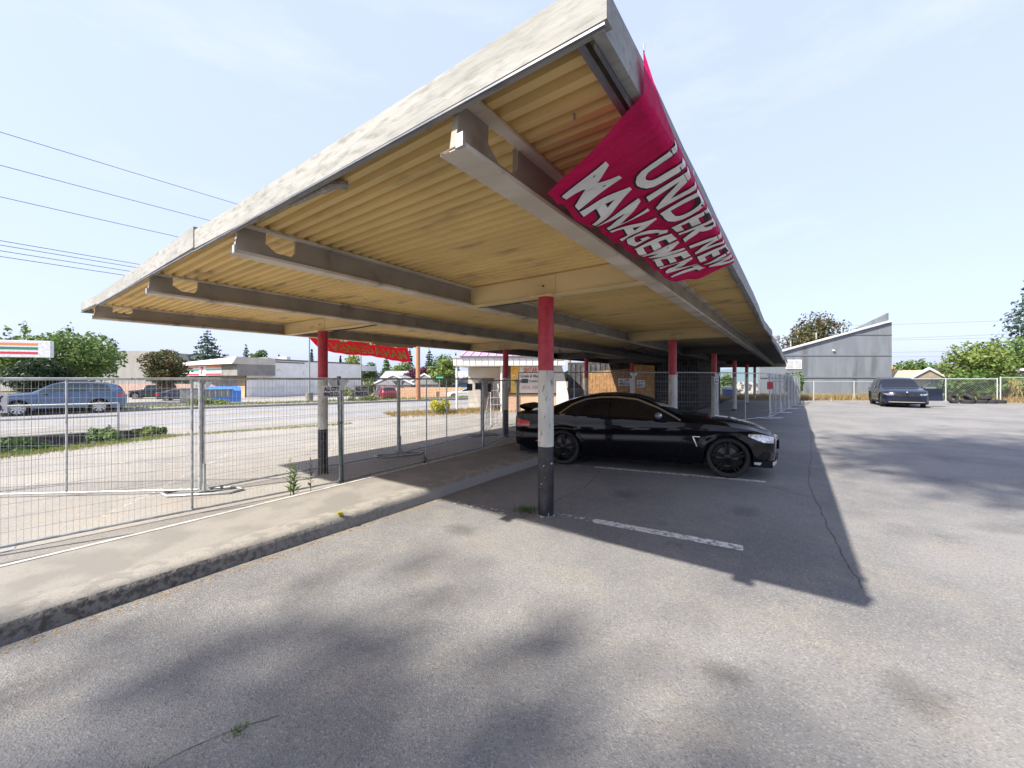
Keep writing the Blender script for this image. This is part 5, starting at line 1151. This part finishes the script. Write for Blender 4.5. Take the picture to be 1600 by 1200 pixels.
def tree(name, lab, x, y, zg, h, w, m, n=2600, leaf=.22, trunk=.3, base=.25, seed=1, clumps=16, cat='tree', d=None, bark=M_bark, shape='round', sprigs=0):
    g = random.Random(seed); d = d or w; e = empty(name, (x, y, zg), 0, lab, cat)
    cz = h * (base + (1 - base) / 2); rz = h * (1 - base) / 2; cs = []; rs = []
    limbs = MB(); r0 = trunk / 2
    limbs.tube([(0, 0, 0), (g.uniform(-.1, .1), 0, h * base), (g.uniform(-.2, .2), g.uniform(-.2, .2), h * (base + .45 * (1 - base)))], [r0, r0 * .75, r0 * .35], 8)
    for i in range(clumps):
        th = i * 2.4 + g.uniform(-.4, .4); f = (i + .5) / clumps; ph = math.acos(1 - 2 * f)
        rr_ = g.uniform(.55, .82); p = Vector((math.cos(th) * math.sin(ph) * w / 2 * rr_, math.sin(th) * math.sin(ph) * d / 2 * rr_, cz + math.cos(ph) * rz * rr_))
        k = g.uniform(.26, .46) * min(w, d, rz * 2) * .62; cs.append(p); rs.append((k * 1.2, k * 1.2, k * .8))
        limbs.tube([(0, 0, h * base * g.uniform(.7, 1.3)), (p.x * .5, p.y * .5, (h * base + p.z) / 2), tuple(p)], [r0 * .4, r0 * .22, r0 * .08], 5)
    for i in range(sprigs):
        th = g.uniform(0, 6.28); s = g.uniform(.2, .9); p = Vector((math.cos(th) * s * w / 2, math.sin(th) * s * d / 2, cz + rz * math.sqrt(max(0, 1 - s * s)) * g.uniform(.9, 1.12)))
        cs.append(p); k = g.uniform(.10, .18) * w * .4; rs.append((k * .5, k * .5, k * 1.7)); limbs.tube([tuple(p * .8), tuple(p)], [r0 * .1, .01], 4)
    limbs.build('trunk', bark, e, smooth=60)
    leaves('crown', cs, rs, n, leaf, m, e, seed=seed, up=.3); return e
def conifer(name, lab, x, y, zg, h, w, m=LC, n=2600, seed=1, leaf=.2, droop=.25, gap=.3, cat='tree'):
    g = random.Random(seed); e = empty(name, (x, y, zg), 0, lab, cat); MB().tube([(0, 0, 0), (0, 0, h * .98)], [h * .018, .02], 8).build('trunk', M_bark, e)
    cs = []; rs = []; br = MB(); lv = int(9 + h)
    for i in range(lv):
        f = i / lv; z = h * (.12 + .86 * f); R_ = w / 2 * (1 - f) ** .8 * g.uniform(.8, 1.1); nb = 6
        for k in range(nb):
            t = k * 6.28 / nb + i * 1.1 + g.uniform(-.3, .3); q_ = R_ * g.uniform(.7, 1.15); tip = Vector((math.cos(t) * q_, math.sin(t) * q_, z - q_ * droop + g.uniform(0, .2) * q_))
            br.tube([(0, 0, z), tuple(tip)], [.03, .008], 4, cap=False)
            for s in (.35, .65, .92): p = Vector((0, 0, z)).lerp(tip, s); k_ = max(.12, q_ * .20 * (1.15 - s * .5)); cs.append(p); rs.append((k_ * 1.2, k_ * 1.2, k_ * .45))
    cs.append(Vector((0, 0, h))); rs.append((.12, .12, h * .05))
    br.build('branches', M_bark, e); leaves('crown', cs, rs, n, leaf, m, e, seed=seed); return e
def shrub(name, lab, x, y, zg, w, d, h, m, n=1400, leaf=.07, seed=1, cat='shrub', blobs=7):
    g = random.Random(seed); e = empty(name, (x, y, zg), 0, lab, cat); cs = []; rs = []; st_ = MB()
    for i in range(blobs):
        p = Vector((g.uniform(-.36, .36) * w, g.uniform(-.36, .36) * d, h * g.uniform(.35, .62))); k = g.uniform(.5, .9); cs.append(p); rs.append((w * .24 * k, d * .24 * k, h * .40 * k)); st_.tube([(p.x * .4, p.y * .4, 0), tuple(p)], [.02, .01], 5)
    st_.build('stems', M_bark, e); leaves('foliage', cs, rs, n, leaf, m, e, seed=seed, up=.4); return e
# left side
tree('broad_tree', 'broad bright green tree behind the blue suv', -42.6, 36.5, -.6, 6.6, 9.6, LB, 8000, .17, .5, .22, 11, 26, sprigs=14)
tree('dark_shrub_tree', 'dark leaved round tree in front of the broad green tree', -39.6, 32.8, -.5, 4.2, 4.0, LD, 4500, .12, .3, .1, 12, 12)
tree('olive_tree', 'round olive brown tree left of the store brow', -43.6, 49.5, -.9, 7.0, 4.3, LR, 4600, .15, .35, .1, 13, 16)
MATS['leaf reddish']
conifer('drooping_conifer', 'tall loose blue green conifer above the store', -59.5, 77, -1, 12.8, 12.5, LBL, 6500, 14, .24, .32)
conifer('small_conifer', 'small pointed conifer left of the rounded treetop over the store', -64.2, 95, -1, 10.6, 4.2, LC, 1400, 15, .28)
tree('round_treetop', 'rounded green treetop behind the store roof', -61.0, 95, -1, 10.3, 4.6, LG, 1800, .22, .3, .3, 16, 10)
for i, (px, py_, w, Z, m, kind, lab) in enumerate((
    (436, 556, 12, 110, LC, 'c', 'tiny dark treetop over the white store left of the light pole'), (487, 548, 14, 100, LC, 'c', 'thin dark conifer behind the grey light pole'), (532, 558, 9, 110, LC, 'c', 'thin conifer tip right of the left red column'),
    (549, 553, 26, 80, LYG, 't', 'yellowish treetop behind the end of the white store'), (575, 566, 26, 90, LG, 't', 'pale green tree beside the store end wall'), (604, 556, 34, 78, LG, 'c', 'wide dark green fir below the red banner'),
    (640, 545, 26, 82, LC, 'c', 'tall blue green fir just left of the utility pole'), (625, 566, 34, 70, LYG, 't', 'soft yellow green tree left of the utility pole'), (671, 546, 34, 84, LC, 'c', 'tall dark fir just right of the utility pole'),
    (690, 552, 34, 95, LG, 't', 'large hazy green tree behind the yellow green one'), (712, 553, 22, 100, LC, 'c', 'far conifer near the purple restaurant roof'), (655, 574, 44, 60, LP, 't', 'purple leaved tree behind the utility pole'), (692, 561, 34, 52, LYG, 't', 'round yellow green tree left of the restaurant roof'))):
    X = (px - 800) / 615 * Z; top = EYE + (592 - py_) / 615 * Z; wm = w / 615 * Z
    if kind == 'c': conifer('conifer', lab, X, Z, -1, top + 1, wm * 1.15, m, 2200, 30 + i, .25)
    else: tree('tree', lab, X, Z, -1, top + 1, wm * 1.2, m, 2600, .20, .35, .25, 30 + i, 12)
    #
shrub('yellow_shrub', 'round bright yellow flowering shrub on the road verge', -4.2, 22.0, LZ, 1.35, 1.1, .95, LY, 2600, .055, 50)
shrub('low_hedge', 'long low yellow green hedge on the far verge left of the dumpster', -22.4, 28.6, -.4, 3.4, 1.4, .75, LYG, 3400, .06, 51, blobs=14)
shrub('low_hedge', 'short low yellow green hedge on the far verge beneath a fence sign', -12.9, 33.9, -.4, 2.6, 1.1, .75, LYG, 2400, .06, 52, blobs=10)
shrub('small_tree', 'orange green young tree left of the small gabled house', -17.6, 47, -.9, 2.4, 2, 2.9, LYG, 1600, .12, 53)
shrub('pale_shrub', 'pale silvery shrub at the corner of the white store', -19.6, 46.5, -.9, 3.0, 2.0, 1.9, leafmat('leaf silver', (.28, .30, .18), (.20, .24, .12)), 1800, .1, 54)
shrub('dark_shrub', 'dark low shrub at the foot of the utility pole', -11.1, 36.6, -.5, 1.8, 1.0, .6, LD, 900, .08, 55)
for i, (x, y, w, h, m) in enumerate(((-13.9, 11.2, 1.6, .75, LG), (-14.6, 12.4, 1.3, .6, LYG), (-12.75, 12.4, 1.3, .9, LB), (-12.8, 10.3, 1.2, .45, LG), (-13.9, 13.1, 1.2, .7, LG), (-16.5, 9.4, 2.0, .7, LDry), (-12.45, 13.4, 1.0, .5, LYG))):
    shrub('ditch_weed', ['leafy weed clump on the ditch floor, nearest the middle', 'yellow green weed clump against the retaining wall', 'bright broad leaved weed at the ditch corner', 'low green weed at the near rim of the ditch', 'green weed clump under the pipe railing', 'dry brown weed clump at the left end of the ditch', 'yellow green weeds at the narrow end of the ditch'][i], x, y, -.62 if i < 6 else -.4, w, w * .8, h, m, 700, .06, 60 + i, 'weed')
# right side
tree('round_copper_tree', 'round coppery green tree behind the grey building roof', 39.5, 52, -.3, 10.6, 6.6, LR, 7500, .17, .4, .18, 71, 24)
tree('tall_cedar', 'tall dark cedar cut by the right picture edge', 48.6, 32.5, -.3, 12.0, 8.8, LBL, 15000, .16, .6, .12, 72, 34, sprigs=8)
for i, (x, y, w, h, m, lab) in enumerate(((38.6, 37.0, 4.2, 3.4, LB, 'bright green bush behind the shed and open suv door'), (36.8, 31.0, 4.0, 4.7, LYG, 'tall bright bush in the middle behind the chain link fence'), (43.5, 34.8, 5.2, 5.2, LB, 'bright leafy bush behind the dark roofed house'), (50.2, 39, 4.4, 4.8, LG, 'green bush under the tall cedar'), (34.4, 29.3, 3.2, 2.3, LG, 'low green bush directly behind the tyre pile'), (37.6, 29.0, 2.6, 1.9, LB, 'low bush behind the gate posts of the chain link fence'), (50.2, 50, 5, 2.9, LG, 'distant green bush beside the orange house'))):
    tree('bush', lab, x, y, -.1, h, w, m, 5200, .13, .12, .02, 80 + i, 20, cat='bush', sprigs=8)
shrub('climbing_bush', 'bright green bush at the fence row left of the grey building windows', 21.1, 29.8, 0, 2.0, 1.2, 2.6, LB, 2400, .08, 90, 'bush', 9)
for i, (x, y, w, h, lab) in enumerate(((16.4, 36.5, 2.4, 2.9, 'bright bush seen between the two far columns'), (20.0, 37, 2.4, 2.6, 'bright bush above the graffiti wall'), (13.0, 36, 3, 2.0, 'dull bush seen left of a far column'))):
    shrub('bush', lab, x, y, -.1, w, 1.4, h, LB, 1600, .1, 91 + i, 'bush', 8)
# grass in countless blades
def grass(name, area, n, h, m, z=0., seed=1, w=.02, lab=None):
    g = np.random.default_rng(seed); P = area(g, n); n = len(P); a = g.random(n) * 6.283; hh = h * (.4 + .9 * g.random(n)); lean = g.normal(size=(n, 2)) * .35
    d = np.stack([np.cos(a), np.sin(a), np.zeros(n)], 1) * w; up = np.stack([lean[:, 0] * hh, lean[:, 1] * hh, hh], 1)
    V = np.stack([P - d, P + d, P + up], 1).reshape(-1, 3); me = bpy.data.meshes.new(name); me.from_pydata(V.tolist(), [], np.arange(3 * n).reshape(-1, 3).tolist()); me.materials.append(m)
    o = bpy.data.objects.new(name, me); COL.objects.link(o); o['kind'] = 'stuff'; tag(o, lab, 'grass'); return o
def strip_area(a, b, w, z):
    a = np.array([a[0], a[1], z]); b = np.array([b[0], b[1], z]); d = (b - a); nn = np.array([-d[1], d[0], 0]) / np.linalg.norm(d)
    return lambda g, n: a + d * g.random((n, 1)) + nn * (g.normal(size=(n, 1)) * w / 2)
grass('dry_grass', strip_area((18, 31.3), (34, 31.6), 1.2, 0), 9000, .45, LDry, seed=1, w=.025, lab='dry straw coloured grass at the foot of the grey building')
grass('dry_grass', strip_area((33, 28.2), (48, 28.0), 1.0, 0), 5000, .35, LDry, seed=2, w=.03, lab='dry grass behind the chain link fence on the right')
grass('dry_grass', strip_area((11, 33.5), (22, 33.5), 1.5, -.05), 5000, .4, LDry, seed=3, w=.03, lab='dry grass beyond the far columns')
grass('verge_grass', strip_area(wn(7, 21.0), wn(20, 20.3), 1.6, LZ), 9000, .16, LDry, seed=4, w=.018, lab='dry yellow grass on the road verge near the restaurant')
grass('verge_grass', strip_area(wn(-60, 35.5), wn(40, 35.5), 1.8, -.25), 14000, .15, leafmat('verge leaf', (.24, .24, .07), (.13, .18, .05)), seed=5, w=.04, lab='patchy grass along the far side of the road')
grass('ditch_grass', strip_area((-12.9, 9.3), (-11.6, 13.5), .5, LZ), 2500, .08, leafmat('verge leaf yellow', (.30, .28, .06), (.18, .22, .05)), seed=6, w=.012, lab='yellow moss and grass along the rim of the ditch')
grass('ditch_grass', strip_area((-11.9, 13.2), (-7, 17.2), .35, LZ), 1800, .06, MATS['verge leaf yellow'], seed=7, w=.012, lab='thin yellow grass line leading from the ditch to the road')
grass('walkway_grass', strip_area(uv(-9, 2.95), uv(1.0, 2.98), .16, LZ), 500, .20, LYG, seed=8, w=.004, lab='sparse grass sprouting behind the walkway edge')
grass('straw_heap', lambda g, n: np.array([39.6, 29.4, 0]) + np.stack([g.normal(size=n) * 2.2, g.normal(size=n) * .7, np.abs(g.normal(size=n)) * .0], 1) + np.array([0, 0, 1]) * (g.random((n, 1)) * 1.35), 14000, .35, LDry, seed=9, w=.03, lab='heap of golden straw behind the chain link fence')
mb = MB(); mb.grid([[(42.2 + i * .5, 26.6 + j * .25 - .2 * math.sin(i), .02 + (.55 + i * .07) * math.sin(j / 4 * math.pi) ** .6 + .05 * math.sin(i * 2.3 + j)) for j in range(5)] for i in range(9)]); o = mb.build('green_tarp', mat('tarp green', (.02, .16, .14), (.03, .20, .17), scale=3, rough=.5), smooth=60); tag(o, 'dark green tarp over a heap at the right picture edge', 'tarp')
# individual weeds
def weed(name, lab, x, y, zg, h, m, n=14, spread=.5, leaf=.07, seed=1, stalks=1, narrow=.28):
    g = random.Random(seed); e = empty(name, (x, y, zg), 0, lab, 'weed'); s = MB(); lv = MB()
    for k in range(stalks):
        ox, oy = (g.uniform(-.5, .5) * spread * .5, g.uniform(-.5, .5) * spread * .5) if stalks > 1 else (0, 0); hk = h * g.uniform(.6, 1) if k else h
        top = Vector((ox * 1.6, oy * 1.6, hk)); s.tube([(ox, oy, 0), tuple(top)], [.006, .002], 5)
        for i in range(n):
            f = .1 + .9 * i / n; p = Vector((ox, oy, 0)).lerp(top, f); t = i * 2.4; L = leaf * (1.25 - f * .75) * g.uniform(.7, 1.2); d = Vector((math.cos(t), math.sin(t), .55)).normalized(); sd = Vector((-math.sin(t), math.cos(t), 0)) * L * narrow
            tip = p + d * L; m1 = p + d * L * .5 + Vector((0, 0, L * .08)); lv.add([p, m1 + sd, tip, m1 - sd], [(0, 1, 2, 3)])
    s.build('stalk', m, e); lv.build('leaves', m, e, fix=False); return e
weed('tall_weed', 'tall bright green weed growing between walkway and fence', -3.62, 6.46, LZ, .64, LB, 34, .16, .12, 1, 3, .16)
weed('dark_weed', 'thin dark leaved weed right of the tall bright weed', -3.45, 6.75, LZ, .62, LD, 16, .2, .10, 2, 1, .18)
weed('small_weed', 'small yellow green weed behind the walkway under the canopy', uv(.55, 3.55).x, uv(.55, 3.55).y, LZ, .20, LYG, 10, .2, .09, 3, 4)
weed('small_weed', 'small yellow weed at the foot of a thin fence post', uv(2.05, 4.35).x, uv(2.05, 4.35).y, LZ, .24, LYG, 10, .2, .09, 4, 3)
weed('small_weed', 'little lime green weed at the near end of the fence', -3.75, 4.25, LZ, .16, LB, 12, .2, .09, 5, 3)
weed('orange_tuft', 'tiny orange green tuft on the kerb edge', uv(-1.70, 1.60).x, uv(-1.70, 1.60).y, .15, .05, LY, 12, .06, .04, 6, 4, .15)
def tuft(lab, x, y, z, w, h, n, m, seed=1): return grass('grass_tuft', lambda g, k: np.array([x, y, z]) + np.stack([g.normal(size=k) * w, g.normal(size=k) * w, np.zeros(k)], 1), n, h, m, seed=seed, w=.003, lab=lab)
tuft('grass tuft growing in a crack at the bottom left', -1.54, 1.62, 0, .022, .05, 60, LYG, 1)
tuft('sparse grass tuft in the crack above the bottom left one', -1.28, 1.84, 0, .02, .03, 40, LYG, 2)
tuft('grass growing at the foot of the nearest column', .17, 4.93, 0, .07, .05, 260, LG, 3)
# leaf litter and grit
def litter(name, lab, a, b, w, n, s, m, z=.002, seed=1):
    g = np.random.default_rng(seed); P = strip_area(a, b, w, z)(g, n); mb = MB()
    for p in P:
        t = g.random() * 6.28; l = s * (.3 + g.random()); q_ = l * (.2 + .5 * g.random()); c, d = math.cos(t), math.sin(t); h = l * .2 * g.random()
        mb.add([(p[0] + c * l, p[1] + d * l, p[2]), (p[0] - d * q_, p[1] + c * q_, p[2] + h), (p[0] - c * l, p[1] - d * l, p[2]), (p[0] + d * q_, p[1] - c * q_, p[2] + h * .5)], [(0, 1, 2, 3)])
    o = mb.build(name, m, fix=False); o['kind'] = 'stuff'; tag(o, lab, 'litter'); return o
ML = leafmat('litter brown', (.22, .12, .05), (.40, .28, .13), scale=9, trans=.0)
litter('leaf_litter', 'brown leaf litter and grit along the kerb foot', uv(-4.2, 1.46), uv(.5, 1.50), .08, 1100, .010, ML, seed=1)
litter('leaf_litter', 'pale grit scattered over the near asphalt', (-1.9, 1.9), (2.0, 2.6), 1.4, 700, .005, leafmat('grit pale', (.36, .35, .33), (.2, .19, .17), scale=20, trans=0), seed=2)
litter('leaf_litter', 'orange brown bark litter by the near fence stand', uv(-4.6, 4.1), uv(-3.3, 4.0), .25, 900, .02, leafmat('litter orange', (.42, .20, .08), (.5, .3, .15), scale=9, trans=0), z=LZ + .003, seed=3)
# distant wooded hill at the right
mb = MB(); mb.grid([[(60 + i * 22, 330 + j * 30, -2 + (13 + 3 * math.sin(i * .9) + 2 * math.sin(i * 2.3)) * math.sin(j / 6 * math.pi)) for j in range(7)] for i in range(14)]); o = mb.build('hill', mat('hill hazy', (.10, .16, .17), (.13, .19, .2), scale=.05, rough=1), smooth=80); structure(o)
# tall trees behind the camera: they shade the foreground
def shade_tree(lab, gx, gy, h, sx, sy, sz, seed, n, leaf=.12, foot=(0, 0)):
    """an airy tall tree whose crown shades the ground round (gx, gy); it stands up-sun, behind the camera"""
    x = gx + SUNV.x / SUNV.z * h; y = gy + SUNV.y / SUNV.z * h
    g = np.random.default_rng(seed); rr_ = random.Random(seed); zg = 0 if (Vector((x, y, 0)) - ORG).dot(CV) < 2 else LZ
    e = empty('maple_tree', (x, y, zg), 0, lab, 'tree'); limbs = MB(); limbs.tube([(foot[0], foot[1], 0), (foot[0] * .8 + .1, foot[1] * .8, h * .45), (foot[0] * .3, foot[1] * .3, h * .8), (0, 0, h)], [.38, .26, .16, .08], 10)
    P = g.normal(size=(n, 3)) * np.array([sx, sy, sz]) * .55; c, s_ = CU.x, CU.y
    P = np.stack([P[:, 0] * c - P[:, 1] * s_, P[:, 0] * s_ + P[:, 1] * c, P[:, 2] + h - zg], 1)
    for k in range(26): q_ = P[rr_.randrange(n)]; limbs.tube([(foot[0] * .3, foot[1] * .3, h * .8), tuple((q_ + np.array([0, 0, h * .85])) / 2), tuple(q_)], [.09, .05, .012], 5)
    limbs.build('trunk', M_bark, e)
    leaves('crown', P.tolist(), [.25] * n, n, leaf, LG, e, seed=seed, shell=.6); return e
shade_tree('tall maple left behind the camera shading the near side of the sunny lot', 9.8, 7.9, 20, 3.0, 2.1, 2.0, 101, 10000, foot=(4.5, -5.0))
shade_tree('tall maple straight behind the camera', 15.5, 6.6, 20, 4.6, 3.2, 2.4, 102, 11000)
shade_tree('tall maple right behind the camera', 21.5, 6.6, 20, 5.6, 4.4, 2.4, 104, 14000)
shade_tree('airy maple behind the camera shading the foreground', -.7, .55, 18, 1.5, 2.3, 1.4, 103, 3000)
